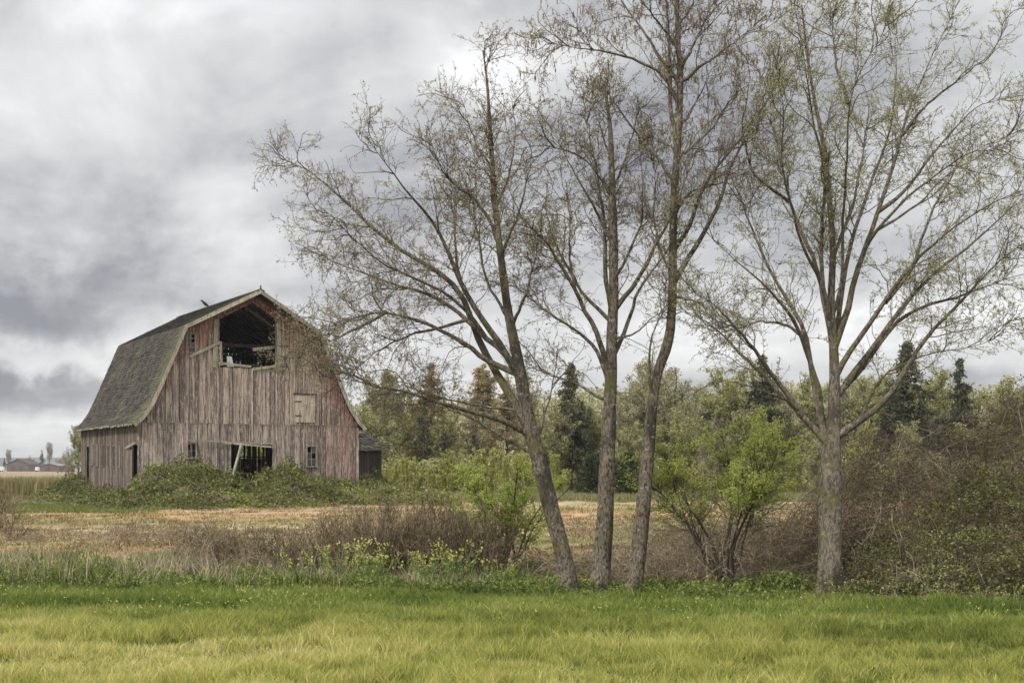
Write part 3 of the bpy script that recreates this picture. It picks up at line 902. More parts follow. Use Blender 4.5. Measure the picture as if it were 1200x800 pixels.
def spawn(par, n, t0, t1, length, ang, up, wig, Pn, outward=None, droop=0.0, tw=1.0):
    """n children on parents (N,S,3); returns (n,Pn,3)"""
    N, S_, _ = par.shape
    ln = np.linalg.norm(np.diff(par, axis=1), axis=2).sum(1)
    idx = rng.choice(N, n, p=ln / ln.sum())
    t = t0 + (t1 - t0) * rng.random(n) ** tw
    f = t * (S_ - 1); i = np.minimum(f.astype(int), S_ - 2); fr = (f - i)[:, None]
    a_ = par[idx, i]; b_ = par[idx, i + 1]
    base = a_ * (1 - fr) + b_ * fr
    T = b_ - a_; T /= np.linalg.norm(T, axis=1, keepdims=True) + 1e-9
    r = rng.normal(size=(n, 3)); r -= (r * T).sum(1, keepdims=True) * T; r /= np.linalg.norm(r, axis=1, keepdims=True) + 1e-9
    an = np.radians(rng.uniform(ang[0], ang[1], n))[:, None]
    d = np.cos(an) * T + np.sin(an) * r
    if outward is not None:
        o = base - outward; o[:, 2] *= .3; o /= np.linalg.norm(o, axis=1, keepdims=True) + 1e-9; d += o * .25
    d[:, 2] += up; d /= np.linalg.norm(d, axis=1, keepdims=True)
    L = (length[0] + (length[1] - length[0]) * rng.random(n)) * (1.1 - .55 * t)
    out = np.empty((n, Pn, 3)); out[:, 0] = base
    for k in range(1, Pn):
        out[:, k] = out[:, k - 1] + d * (L / (Pn - 1))[:, None]
        d = d + rng.normal(0, wig, (n, 3)); d[:, 2] += up * .35 - droop; d /= np.linalg.norm(d, axis=1, keepdims=True)
    return out


def taper(n, Pn, r0, r1): return np.broadcast_to(np.linspace(1, 0, Pn)[None] * (r0 - r1) + r1, (n, Pn)) * (rng.uniform(.75, 1.2, n)[:, None])


def leaves(pts, size, aspect=1.7, droop=0.0, flat=0.0):
    """diamond leaves at the points"""
    n = len(pts)
    d = rng.normal(size=(n, 3)); d[:, 2] -= droop; d /= np.linalg.norm(d, axis=1, keepdims=True)
    nr = rng.normal(size=(n, 3)); nr[:, 2] += flat; s = np.cross(d, nr); s /= np.linalg.norm(s, axis=1, keepdims=True) + 1e-9
    sz = (size[0] + (size[1] - size[0]) * rng.random(n))[:, None]
    a_ = pts; b_ = pts + d * sz * .45 + s * sz * .5 / aspect; c_ = pts + d * sz; e_ = pts + d * sz * .45 - s * sz * .5 / aspect
    V = np.stack([a_, b_, c_, e_], 1).reshape(-1, 3)
    return V, np.arange(n * 4).reshape(n, 4)


def along(par, n, t0=0.2, t1=1.0, jit=0.0):
    N, S_, _ = par.shape
    idx = rng.integers(0, N, n); t = t0 + (t1 - t0) * rng.random(n); f = t * (S_ - 1); i = np.minimum(f.astype(int), S_ - 2); fr = (f - i)[:, None]
    p = par[idx, i] * (1 - fr) + par[idx, i + 1] * fr
    return p + rng.normal(0, jit, (n, 3)) if jit else p


# ------------------------------------------------------------------ the four big trees
def hero(name, label, cat, Yb, trunk, limbs, mats, n2, n3, n4, nl, leaf, group, seed, catk=0, up=.12, leafmat=None, l2=(.65, 1.75)):
    global rng
    rng = np.random.default_rng(seed)
    bx, by = trunk[0][0], trunk[0][1]
    base = P(bx, by, Yb); base[2] = hgt(base[0], base[1]) - .02
    root = empty(name, base)
    tag(root, label, cat, group)
    tp = np.array([[*P(a, b, Yb), w_ * .88 * Yb / F / 2] for a, b, w_ in trunk])
    tq = resample(tp, 60, 3)
    tq[0, 2] = base[2] - .25
    lw = np.cumsum(rng.normal(0, .012, 60)); tq[:, 1] += lw - lw[0]
    K = 14
    V, Fc = tubes(tq[None, :, :3], tq[None, :, 3], K)
    Vr = V.reshape(60, K, 3); c = tq[:, None, :3]; an = np.arange(K)
    zz_ = np.linspace(0, 1, 60)[:, None]
    rough = 1 + .08 * np.sin(an * 2 + seed + zz_ * 9)[None, :][0] + .06 * np.sin(an * 3 + zz_ * 23 + seed) + .07 * (vnoise(an[None] * 1.0 + 0 * zz_, zz_ * 60, 1.6, seed) - .5) + rng.normal(0, .022, (60, K))
    flare = 1 + .5 * np.exp(-np.maximum(tq[:, 2] - base[2], 0) / .20)[:, None] * (1 + .35 * np.sin(an * 2 * np.pi / K * 4 + seed)[None])
    V = (c + (Vr - c) * (rough * flare)[..., None]).reshape(-1, 3)
    np_mesh('trunk', [(V, Fc, 0, None)], [mats[0]], root, smooth=True, off=base)
    LP = []; LR = []
    for li in limbs:
        w0, dp, pts = li
        q = np.array([[*P(a, b, Yb)] for a, b in pts])
        lat = np.linalg.norm(q[-1] - q[0])
        t = np.linspace(0, 1, len(q)); tt = np.concatenate([[0], np.cumsum(np.linalg.norm(np.diff(q, axis=0), axis=1))]); tt /= tt[-1]
        # grow out of the nearest wood already standing (trunk or an earlier limb)
        pool = np.concatenate([tq[:, :3]] + [l_[1:] for l_ in LP]); ppx = 600 + F * pool[:, 0] / pool[:, 1]; ppy = 548 - F * (pool[:, 2] - EYE) / pool[:, 1]
        j = int(np.argmin((ppx - pts[0][0]) ** 2 + (ppy - pts[0][1]) ** 2)); Y0 = pool[j, 1]
        pts = [(float(ppx[j]), float(ppy[j]))] + list(pts[1:])
        Yn = Y0 + dp * lat * tt ** 1.1
        q = np.array([P(a, b, y_) for (a, b), y_ in zip(pts, Yn)])
        q = resample(q, 20, 2, .012)
        LP.append(q); r0 = w0 * Yb / F / 2
        LR.append(np.maximum(.82 * r0 * (1 - np.linspace(0, 1, 20)) ** .98, .0055) * (1 + .25 * np.exp(-np.linspace(0, 20, 20))))
    LP = np.array(LP); LR = np.array(LR)
    for q, r in zip(LP, LR):
        V, Fc = tubes(q[None], r[None], 8)
        np_mesh('limb', [(V, Fc, 0, None)], [mats[0]], root, smooth=True, off=base)
    # finer branching
    tt = resample(tq[22:, :3], 20, 0)
    par = np.concatenate([LP, tt[None]])
    ctr = tq[26, :3]
    n2 = int(n2 * .42); n3 = int(n3 * .36); n4 = int(n4 * .40)
    b2 = spawn(par, n2, .15, .99, l2, (25, 65), up, .24, 9, outward=ctr, tw=.7)
    v2 = tubes(b2, taper(n2, 9, .0105, .0038), 5)
    allp2 = np.concatenate([b2])
    b3 = spawn(allp2, n3, .08, 1.0, (.30, .95), (28, 75), up * .6, .25, 6)
    v3 = tubes(b3, taper(n3, 6, .0045, .0022), 3)
    par9 = par[:, ::1]
    b3b = spawn(par9, n3 // 5, .35, 1.0, (.3, .9), (30, 80), up, .2, 6)
    v3b = tubes(b3b, taper(len(b3b), 6, .0045, .0022), 3)
    p3 = np.concatenate([b3, b3b])
    b4 = spawn(p3, n4, .1, 1.0, (.08, .30), (25, 75), up * .5, .3, 4)
    v4 = tubes(b4, taper(n4, 4, .0034, .0018), 3)
    np_mesh('twigs', [(v2[0], v2[1], 0, None), (v3[0], v3[1], 1, None), (v3b[0], v3b[1], 1, None), (v4[0], v4[1], 1, None)], [mats[0], mats[1]], root, off=base)
    pts = np.concatenate([along(b4, int(nl * .8), .3, 1.0, .012), along(p3, int(nl * .2), .4, 1.0, .012)])
    lv = leaves(pts, leaf, 1.25, .1)
    np_mesh('foliage', [(lv[0], lv[1], 0, None)], [leafmat], root, off=base)
    if catk:
        hi = p3[p3[:, -1, 2] > (EYE + 4.5)]
        pts = along(hi, catk, .3, 1.0, .01)
        L = rng.uniform(.05, .11, catk)[:, None] * np.array([[0, 0, -1.0]]) + rng.normal(0, .012, (catk, 3))
        s = np.zeros((catk, 3)); an = rng.uniform(0, 6.3, catk); s[:, 0] = np.cos(an) * .006; s[:, 1] = np.sin(an) * .006
        V = np.stack([pts - s, pts + s, pts + L + s, pts + L - s], 1).reshape(-1, 3)
        np_mesh('catkins', [(V, np.arange(catk * 4).reshape(-1, 4), 0, None)], [M['catkin']], root, off=base)
    return root


am = (M['bark_alder'], M['twig'])
T1 = [(668, 694, 26), (662, 660, 22), (652, 618, 21), (640, 575, 20), (629, 526, 20), (618, 488, 18), (610, 436, 16), (601, 395, 13), (594, 356, 11), (588, 310, 9.5), (583, 270, 8.5), (579, 230, 7.5), (576, 180, 6), (573, 130, 4.5), (571, 95, 3), (566, 60, 1.5)]
L1 = [(13, .2, [(619, 500), (606, 474), (588, 446), (570, 416), (552, 386), (547, 346), (529, 327), (502, 312), (461, 290), (424, 256), (390, 222), (349, 189), (322, 184)]),
      (11, -.3, [(611, 450), (596, 415), (578, 390), (556, 362), (540, 330), (525, 290), (506, 252), (480, 226), (454, 192), (427, 159)]),
      (6, .3, [(545, 345), (538, 320), (534, 285), (532, 255), (529, 226)]),
      (6, -.2, [(582, 290), (575, 260), (559, 237), (525, 211), (502, 162)]),
      (9, -.35, [(618, 515), (600, 498), (560, 486), (510, 470), (480, 459), (440, 452), (400, 444), (372, 440)]),
      (6, .4, [(622, 532), (596, 517), (565, 498), (530, 478), (498, 462)]),
      (4.5, .2, [(598, 477), (565, 476), (535, 469), (510, 462), (470, 450)]),
      (9, .1, [(606, 440), (575, 425), (545, 398), (500, 380), (455, 368), (410, 372), (378, 385)]),
      (8, .5, [(590, 410), (560, 385), (520, 350), (470, 335), (420, 320), (375, 300), (356, 290)]),
      (6, -.4, [(576, 395), (545, 360), (500, 335), (455, 318), (400, 262), (372, 240)]),
      (5, .4, [(595, 370), (570, 330), (562, 290), (555, 250), (548, 200)]),
      (5, -.4, [(586, 300), (600, 265), (612, 225), (622, 180)]),
      (4, .3, [(578, 205), (560, 170), (545, 140), (540, 115)]),
      (4, .3, [(580, 240), (598, 205), (606, 160), (600, 120)]),
      (4, .2, [(628, 526), (640, 480), (652, 440), (655, 400)]),
      (5, .6, [(600, 385), (618, 340), (628, 300), (640, 250)]),
      (5, -.5, [(540, 385), (500, 385), (455, 400), (420, 430), (395, 450)]),
      (4.5, -.3, [(450, 372), (420, 385), (395, 400), (370, 405), (345, 396)]),
      (4, .3, [(440, 452), (405, 432), (380, 425), (352, 418)])]
hero('alder_tree', 'left-leaning alder of the trio with long low limbs reaching towards the barn', 'tree', 25.6, T1, L1, am, 540, 5000, 25000, 52000, (.015, .034), None, 11, leafmat=M['alder_leaf'], up=.05)
T2 = [(702, 695, 32), (704, 670, 24), (708, 618, 21), (711, 560, 20), (714, 500, 18.5), (716, 450, 17), (717, 400, 15), (719, 350, 13), (719, 300, 12), (718, 250, 10), (717, 200, 8), (716, 160, 6), (712, 120, 4), (707, 92, 2)]
L2 = [(8, .3, [(714, 470), (709, 435), (697, 410), (683, 394), (659, 376), (638, 366), (620, 351), (600, 330)]),
      (9, -.3, [(715, 440), (704, 402), (688, 368), (674, 339), (659, 312), (638, 280), (620, 264), (592, 241), (575, 225)]),
      (6, .4, [(716, 380), (700, 362), (684, 345), (672, 322), (655, 296), (640, 250), (640, 215)]),
      (7, .3, [(717, 420), (730, 396), (738, 372), (741, 354), (755, 327), (776, 300), (790, 270), (800, 240)]),
      (8, -.3, [(718, 365), (732, 350), (749, 324), (767, 279), (788, 246), (800, 215), (815, 170)]),
      (8, .15, [(715, 370), (709, 330), (709, 279), (706, 240), (700, 200), (690, 165), (683, 130)]),
      (5, .5, [(713, 475), (700, 465), (680, 453), (656, 441), (625, 431), (598, 426)]),
      (5, -.4, [(719, 330), (735, 300), (748, 260), (752, 210), (748, 160)]),
      (5, .4, [(718, 290), (700, 250), (676, 210), (655, 170), (640, 140)]),
      (4, -.4, [(717, 240), (700, 205), (672, 180), (640, 168), (610, 175)]),
      (4, .4, [(718, 230), (732, 195), (742, 160), (750, 120)]),
      (4, .2, [(674, 339), (668, 300), (670, 255), (662, 210)]),
      (4, .2, [(716, 190), (705, 150), (690, 110)]),
      (4, -.5, [(720, 400), (745, 392), (765, 372), (785, 360)])]
hero('alder_tree', 'upright middle alder of the trio with a mossy straight trunk', 'tree', 25.3, T2, L2, am, 300, 2500, 12500, 27000, (.015, .034), None, 12, leafmat=M['alder_leaf'])
T3 = [(742, 695, 22), (746, 660, 19), (750, 630, 20), (754, 590, 18), (758, 555, 17), (761, 520, 15), (764, 474, 13.5), (770, 435, 13), (785, 402, 14.5), (788, 370, 12), (789, 336, 12), (789, 290, 11), (790, 240, 10), (793, 190, 9), (796, 146, 8.5), (799, 100, 7.5), (796, 60, 6.5), (794, 10, 5.5), (795, -30, 4), (797, -75, 2)]
L3 = [(8, .35, [(791, 335), (800, 310), (812, 294), (830, 261), (845, 235), (857, 190), (883, 143), (902, 110), (918, 81), (925, 50)]),
      (7, -.35, [(789, 300), (805, 270), (821, 221), (840, 195), (870, 162), (890, 130), (905, 85)]),
      (6, .3, [(791, 215), (775, 192), (756, 166), (730, 136), (712, 110), (700, 85)]),
      (6, -.3, [(794, 120), (775, 84), (743, 71), (697, 58), (660, 54), (640, 50)]),
      (6, .4, [(797, 100), (775, 70), (762, 45), (740, 19), (722, -10), (710, -35)]),
      (6, -.4, [(799, 96), (827, 75), (860, 52), (885, 30)]),
      (5, .3, [(798, 80), (815, 50), (830, 15), (845, -20)]),
      (7, .1, [(793, 165), (786, 130), (783, 80), (781, 30), (777, -20), (770, -60)]),
      (5, -.2, [(763, 470), (758, 430), (762, 395), (772, 372), (779, 352), (782, 320)]),
      (4, .4, [(762, 490), (748, 466), (730, 459), (708, 462)]),
      (5, -.5, [(790, 250), (810, 225), (845, 215), (880, 222)]),
      (5, .5, [(789, 320), (770, 290), (765, 250), (768, 205), (760, 170)]),
      (4, .3, [(795, 150), (815, 120), (825, 90), (850, 85)]),
      (4, -.3, [(796, 60), (770, 30), (750, 0), (745, -30)]),
      (4, -.3, [(795, 30), (812, 0), (820, -30)]),
      (4, .3, [(793, 190), (825, 160), (850, 130), (862, 100)]),
      (4, .4, [(790, 345), (812, 350), (832, 365), (845, 385)])]
hero('alder_tree', 'tallest alder of the trio with a crooked trunk and hanging brown catkins', 'tree', 25.0, T3, L3, am, 350, 2800, 13000, 25000, (.015, .034), None, 13, catk=4200, leafmat=M['alder_leaf'])
Q = lambda L: [(780 + x / 2.5, 200 + y / 2.5) for x, y in L]
T4 = [(972, 704, 33), (972, 670, 31), (972, 630, 29), (973, 590, 28), (973, 555, 29), (974, 530, 27), (977, 505, 19), (978, 480, 16), (978, 440, 14), (977, 400, 12), (973, 360, 10), (975, 320, 9), (976, 280, 8), (972, 240, 7), (970, 200, 6), (962, 150, 5), (952, 100, 4), (945, 50, 3), (940, 5, 2)]
L4 = [(11, .3, Q([(480, 800), (430, 745), (370, 670), (320, 625), (270, 580), (210, 520), (150, 460), (90, 425), (40, 410)])),
      (5, -.3, Q([(360, 665), (310, 645), (260, 630), (200, 612), (130, 610)])),
      (9, -.4, Q([(400, 715), (340, 640), (285, 565), (235, 510), (190, 440), (140, 385), (60, 340)])),
      (10, .2, Q([(470, 780), (440, 690), (420, 600), (428, 520), (400, 450), (345, 350), (290, 260), (240, 130), (190, 20)]) + [(850, 190), (845, 160)]),
      (9, -.2, Q([(475, 740), (455, 650), (425, 560), (380, 440), (310, 360), (230, 285), (160, 220), (120, 180)])),
      (9, .4, Q([(485, 520), (470, 400), (440, 280), (390, 180), (350, 60), (330, -40), (310, -130)]) + [(895, 130), (890, 95)]),
      (8, -.3, Q([(485, 480), (470, 380), (450, 230), (465, 60)]) + [(967, 200), (950, 140), (940, 60), (930, 0)]),
      (10, .3, Q([(495, 510), (540, 410), (565, 290), (620, 150), (650, 50), (680, -50)]) + [(1058, 150), (1082, 85), (1105, 40), (1122, 5)]),
      (9, -.3, Q([(505, 600), (570, 480), (650, 370), (700, 300), (760, 230), (850, 160), (950, 100), (1050, 55), (1110, 40)])),
      (9, .35, Q([(515, 660), (590, 560), (670, 440), (750, 395), (850, 365), (950, 330), (1050, 300), (1100, 290)])),
      (11, -.25, Q([(515, 790), (580, 735), (640, 680), (700, 605), (740, 530), (800, 455), (880, 380), (960, 290), (1050, 215), (1120, 170)])),
      (9, .1, Q([(520, 640), (590, 540), (660, 450), (760, 330), (850, 250), (930, 180), (1050, 80), (1110, 40)])),
      (8, .5, Q([(500, 520), (505, 400), (520, 270), (560, 130), (600, 30), (640, -60)]) + [(1050, 120), (1048, 60), (1045, 5)]),
      (6, -.5, Q([(500, 420), (520, 300), (515, 150), (530, 20)]) + [(995, 130), (1005, 85), (1035, 50), (1045, 5)]),
      (4, .3, Q([(590, 735), (630, 600), (690, 560), (760, 540), (840, 525), (900, 520), (980, 480)])),
      (6, .4, Q([(655, 160), (700, 60), (760, -30)]) + [(1110, 160), (1145, 125), (1195, 112)]),
      (6, -.4, Q([(560, 300), (600, 200), (680, 110), (760, 40), (860, -40), (960, -90), (1040, -120)])),
      (5, .4, Q([(430, 500), (350, 460), (290, 450), (220, 470), (150, 480)])),
      (6, .5, Q([(640, 380), (720, 300), (760, 180), (800, 80), (870, -40)]) + [(1150, 160), (1170, 140)]),
      (5, -.3, [(1062, 158), (1090, 120), (1130, 90), (1165, 60), (1180, 20)]),
      (5, .3, [(995, 130), (985, 90), (975, 50), (980, 5)]),
      (5, -.5, [(905, 240), (880, 200), (870, 150), (880, 100), (875, 60)]),
      (5, .6, [(975, 300), (1000, 240), (1010, 180), (1020, 120), (1000, 60)]),
      (5, -.6, [(965, 330), (935, 270), (915, 200), (920, 130), (905, 60)]),
      (4, .5, [(1040, 275), (1080, 240), (1110, 200), (1160, 175), (1198, 165)])]
hero('maple_tree', 'big right-hand tree with a thick pale trunk and upward-fanning limbs in bud', 'tree', 24.0, T4, L4, (M['bark_maple'], M['twig_maple']), 660, 5900, 28000, 66000, (.015, .034), None, 14, leafmat=M['maple_leaf'], up=.14)


# ------------------------------------------------------------------ bushes
def bush(name, label, cat, px, Y, stems, n2, n3, nl, leaf, mats, leafmat, group=None, leaf_t=0.0, t0=.25, tuft=False, base_r=.08, spread=.5, seed=1, height=2.0, r0=.03, wig=.12, droop=0, l2=(.5, 1.1), up=.25, flatx=1.0, l3=(.15, .5)):
    global rng
    rng = np.random.default_rng(seed)
    x = (px - 600) / F * Y; base = np.array([x, Y, float(hgt(x, Y)) - .05])
    root = empty(name, base); tag(root, label, cat, group)
    d = rng.normal(0, spread, (stems, 3)); d[:, 0] *= flatx; d[:, 2] = 1; d /= np.linalg.norm(d, axis=1, keepdims=True)
    L = height * rng.uniform(.7, 1.08, stems) / 1.0
    S_ = np.empty((stems, 12, 3)); S_[:, 0] = rng.normal(0, base_r, (stems, 3)) * [1, 1, 0]
    for k in range(1, 12):
        S_[:, k] = S_[:, k - 1] + d * (L / 11)[:, None]
        d = d + rng.normal(0, wig, (stems, 3)); d[:, 2] -= droop * k / 6; d /= np.linalg.norm(d, axis=1, keepdims=True)
    v1 = tubes(S_, taper(stems, 12, r0, .006), 6)
    b2 = spawn(S_, n2, t0, 1., l2, (25, 65), up, .15, 7); v2 = tubes(b2, taper(n2, 7, .009, .004), 4)
    b3 = spawn(b2, n3, .1, 1., l3, (25, 70), up * .6, .2, 5); v3 = tubes(b3, taper(n3, 5, .0042, .002), 3)
    np_mesh('stems', [(v1[0], v1[1], 0, None), (v2[0], v2[1], 1, None), (v3[0], v3[1], 1, None)], mats, root, smooth=False)
    if nl:
        lp = along(b3, nl, .2, 1., .015); zz_ = S_[..., 2].max(); lp = lp[rng.random(len(lp)) < sstep(lp[:, 2] / zz_, leaf_t - .18, leaf_t + .12) + .03] if leaf_t else lp
        if tuft:      # leaves sit in horizontal sprays with gaps between them
            q_ = vnoise(lp[:, 0] + lp[:, 1] * .3, lp[:, 2] * 2.2 + lp[:, 1], .42, seed); lp = lp[q_ > .40]
        lv = leaves(lp, leaf, 1.6, .2)
        np_mesh('foliage', [(lv[0], lv[1], 0, None)], [leafmat], root)
    return root


DB = (M['dark_bark'], M['twig'])
bush('leafy_bush', 'young leafy bush with thin dark stems standing left of the leaning alder', 'bush', 594, 30.5, 10, 130, 1200, 21000, (.025, .055), DB, M['bush_leaf'], spread=.22, seed=26, height=2.75, r0=.03, l2=(.4, .85), leaf_t=.42)
bush('elder_bush', 'bright green many-stemmed bush between the trio of alders and the big right tree', 'bush', 856, 26.3, 10, 260, 3000, 66000, (.02, .052), DB, M['fresh_leaf'], spread=.25, seed=31, height=3.45, r0=.032, l2=(.6, 1.35), flatx=1.6, leaf_t=.56, tuft=True, t0=.42, up=.12, wig=.13)
# brown leafless shrubs on the near bank
shr = [(330, 29, 1.0, 40), (395, 29, 1.25, 60), (425, 30, 1.5, 70), (462, 29.5, 1.55, 80), (500, 30, 1.6, 85), (535, 29, 1.45, 75), (560, 30, 1.3, 55), (240, 31, .9, 35), (280, 30, .95, 40)]
for i, (px, Y, h_, ns) in enumerate(shr):
    bush('bare_shrub', 'thin leafless brown shrub in the row on the near bank', 'shrub', px, Y, int(ns * .8), ns * 5, ns * 15, ns * 18, (.02, .045), (M['cane'], M['cane']), M['hedge_leaf'],
         'leafless shrubs along the near bank', spread=.24, seed=40 + i, height=h_ * 1.12, r0=.008, l2=(.25, .65), up=.4, leaf_t=.62, base_r=.34)


def arch_canes(n, region, L, rise, seed, r=.006):
    """arching bramble canes: start on the ground, rise and bow over"""
    g_ = np.random.default_rng(seed)
    x0, x1, y0, y1 = region
    bx_ = g_.uniform(x0, x1, n); by_ = g_.uniform(y0, y1, n)
    an = g_.uniform(0, 2 * np.pi, n); ln = g_.uniform(L[0], L[1], n); hh = g_.uniform(rise[0], rise[1], n)
    t = np.linspace(0, 1, 10)[None]
    x = bx_[:, None] + np.cos(an)[:, None] * ln[:, None] * t ** 1.3
    y = by_[:, None] + np.sin(an)[:, None] * ln[:, None] * t ** 1.3
    z = hgt(bx_, by_)[:, None] + hh[:, None] * np.sin(t * np.pi * g_.uniform(.55, .95, n)[:, None])
    p = np.stack([x, y, z], -1) + np.cumsum(g_.normal(0, .018, (n, 10, 3)), axis=1)
    return p


def thicket(name, label, region, n, L, rise, nt, nl, leaf, leafmat, seed, r=.007, kind='stuff', cat='brambles', cane=None, top=None):
    global rng
    rng = np.random.default_rng(seed)
    p = arch_canes(n, region, L, rise, seed)
    if top is not None:    # keep the canes below a height profile
        cap = top(p[..., 0], p[..., 1]); g0 = hgt(p[..., 0], p[..., 1])
        hz = p[..., 2] - g0; mx = max(rise) * 1.02; p[..., 2] = g0 + hz * cap / mx
    v1 = tubes(p, taper(n, 10, r, .003), 4)
    b = spawn(p, nt, .1, 1., (.2, .7), (20, 80), .08, .22, 5); v2 = tubes(b, taper(nt, 5, .0042, .002), 3)
    o = np_mesh(name, [(v1[0], v1[1], 0, None), (v2[0], v2[1], 0, None)] + ([(*leaves(along(b, nl, .1, 1., .03), leaf, 1.3, .1, .4), 1, None)] if nl else []), [cane or M['cane'], leafmat])
    tag(o, label, cat, kind=kind)
    return o


# dry brambles behind the alders and the green bush
thicket('brambles', 'low tangle of dry brown brambles behind the alder trunks', (1.2, 9.2, 26.6, 30.5), 1100, (.5, 2.2), (.5, 1.7), 9000, 12000, (.02, .05), M['dry_leaf'], 61, cane=M['pale_cane'],
        top=lambda x, y: np.interp(x, [1, 2.5, 4, 6, 9], [.7, .9, 1.45, 1.7, 2.0]) * (.6 + .8 * rag(x, y, 1.0, 66)))
thicket('brambles', 'sprawling dark bramble canes with dead leaves left of the bare shrubs', (-7.2, -3.4, 28, 31), 110, (.7, 2.2), (.4, 1.15), 1500, 900, (.02, .05), M['dry_leaf'], 62)
thicket('brambles', 'low dry brush between the bare shrubs and the leaning alder', (-1.2, 1.6, 28.6, 31.0), 160, (.4, 1.2), (.2, .55), 1200, 2500, (.03, .06), M['bramble_leaf'], 63)


def hedge_mound(name, label, fn, nleaf, ncane, leaf, mats, seed, bounds, ntw=6000, cane_len=(.5, 1.6), deep=.9, gap=.38):
    """mass of canes and leaves filling a mound whose top is fn(x, y)"""
    global rng
    rng = np.random.default_rng(seed)
    x0, x1, y0, y1 = bounds

    def pts(n, dd):
        x = rng.uniform(x0, x1, n * 5); y = rng.uniform(y0, y1, n * 5)
        t = fn(x, y); ok = t > .08; x = x[ok]; y = y[ok]; t = t[ok]
        z = np.maximum(.02, t * (1 - dd * rng.random(len(x)) ** 2.0))
        gs = gap; ok = (vnoise(x / gs + 3.1 * y / gs, z * 1.3 / gs + y * .9 / gs, 1.0, seed + 5) + .5 * vnoise(x / gs, z * 2.5 / gs, 1.0, seed + 6)) / 1.5 > .48
        x = x[ok][:n]; y = y[ok][:n]; z = z[ok][:n]
        return np.stack([x, y, hgt(x, y) + z], 1)
    b = pts(ncane, deep); n = len(b)
    d = rng.normal(0, 1, (n, 3)); d[:, 2] = np.abs(d[:, 2]) * .5; d /= np.linalg.norm(d, axis=1, keepdims=True)
    L = rng.uniform(*cane_len, n); C = np.empty((n, 8, 3)); C[:, 0] = b
    for k in range(1, 8):
        C[:, k] = C[:, k - 1] + d * (L / 7)[:, None]; d = d + rng.normal(0, .16, (n, 3)); d[:, 2] -= .16; d /= np.linalg.norm(d, axis=1, keepdims=True)
    # canes stay over the mound
    tt = fn(C[..., 0], C[..., 1]); g0 = hgt(C[..., 0], C[..., 1])
    ex = C[..., 2] - (g0 + tt); C[..., 2] = np.maximum(np.where(ex > 0, C[..., 2] - ex * .65, C[..., 2]), g0 + .02)
    v1 = tubes(C, taper(n, 8, mats[2], mats[2] * .5), 3)
    tw = spawn(C, ntw, .0, 1., (.2, .6), (20, 80), .15, .25, 4); v2 = tubes(tw, taper(ntw, 4, mats[2] * .6, mats[2] * .3), 3)
    lp = np.concatenate([pts(int(nleaf * .75), deep * .8), along(tw, int(nleaf * .25), 0, 1, .03)])
    lv = leaves(lp, leaf, 1.35, 0, .5)
    o = np_mesh(name, [(v1[0], v1[1], 0, None), (v2[0], v2[1], 0, None), (lv[0], lv[1], 1, None)], [mats[0], mats[1]])
    tag(o, label, 'brambles', kind='stuff'); return o




# tall bramble hedge at the right
def right_top(x, y):
    pr = np.interp(x, [5.6, 6.0, 6.6, 7.3, 8.3, 9.2, 10.2, 13], [.3, 1.3, 2.3, 2.9, 3.35, 3.6, 3.75, 3.75])
    front = np.clip((y - (23.4 - (x - 6) * .12)) / 2.2, 0, 1) ** .55 * np.clip((31.5 - y) / 2.5, 0, 1) ** .5
    return pr * front * (.50 + .85 * rag(x, y, 1.3, 70))
hedge_mound('bramble_hedge', 'tall rounded mass of red-brown canes at the right edge of the picture', right_top, 62000, 2000, (.02, .05), (M['hedge_cane'], M['hedge_dry'], .0055), 71, (5.6, 13, 23, 31.5), 9000, (.8, 2.6), gap=.45)
def right_low(x, y):
    pr = np.interp(x, [6.0, 6.5, 7.5, 8.5, 13], [.6, 1.4, 1.9, 2.1, 2.1])
    front = np.clip((y - (22.9 - (x - 6) * .15)) / 1.3, 0, 1) ** .5 * np.clip((26.0 - y) / 1.2, 0, 1) ** .5
    return pr * front * (.55 + .8 * rag(x, y, 1.2, 77))
hedge_mound('bramble_hedge', 'olive green leafy front of the hedge below the red-brown canes at far right', right_low, 62000, 700, (.022, .055), (M['hedge_cane'], M['hedge_leaf'], .005), 72, (5.9, 13, 22.2, 26.0), 6000)

# brambles heaped against the barn (barn-local footprint)
def to_local(x, y): return (x - BX) * ct + (y - BY) * st_, -(x - BX) * st_ + (y - BY) * ct
def barn_br(x, y):
    lx, ly = to_local(x, y)
    hx = np.interp(lx, [-10.5, -8.6, -7.0, -5.5, -4.4, -3.2, -1.6, -.4, .6, 2.0, 3.6, 5.0, 6.3, 7.6, 9.2, 10.5],
                   [0, .5, 1.9, 2.6, 3.5, 3.1, 2.1, 2.0, 2.5, 2.8, 2.2, 1.5, 1.1, 1.5, 1.0, 0])
    fr = np.interp(-ly, [-1.2, -.05, 0.6, 2.2, 4.5, 7.0, 8.5], [0, .9, 1.0, .8, .5, .25, 0])
    a1 = hx * fr
    s = -W_ - lx           # distance left of the side wall
    hs = np.interp(ly, [-3, 0, 3, 8, 12, 15.5, 17.5], [.3, 1.0, 1.0, 1.1, 1.7, 2.3, .4])
    fs = np.interp(s, [-.05, 0.0, .6, 1.6, 2.6, 3.2], [0, 1.0, .9, .55, .2, 0])
    a2 = hs * fs * (ly > -3)
    a3 = np.interp(lx, [W_, W_ + .4, 9.5, 11.5], [0, 1.4, 1.3, 0]) * np.interp(ly, [-3, 0, 3.5, 4.1], [.3, .9, 1.5, 0])
    inside = (lx > -W_ + .03) & (lx < W_ - .03) & (ly > -.02) & (ly < L_)
    t = np.maximum(np.maximum(a1, a2), a3)
    t = t * (.25 + 1.1 * rag(x, y, 1.7, 81))
    return np.where(inside, 0, t)
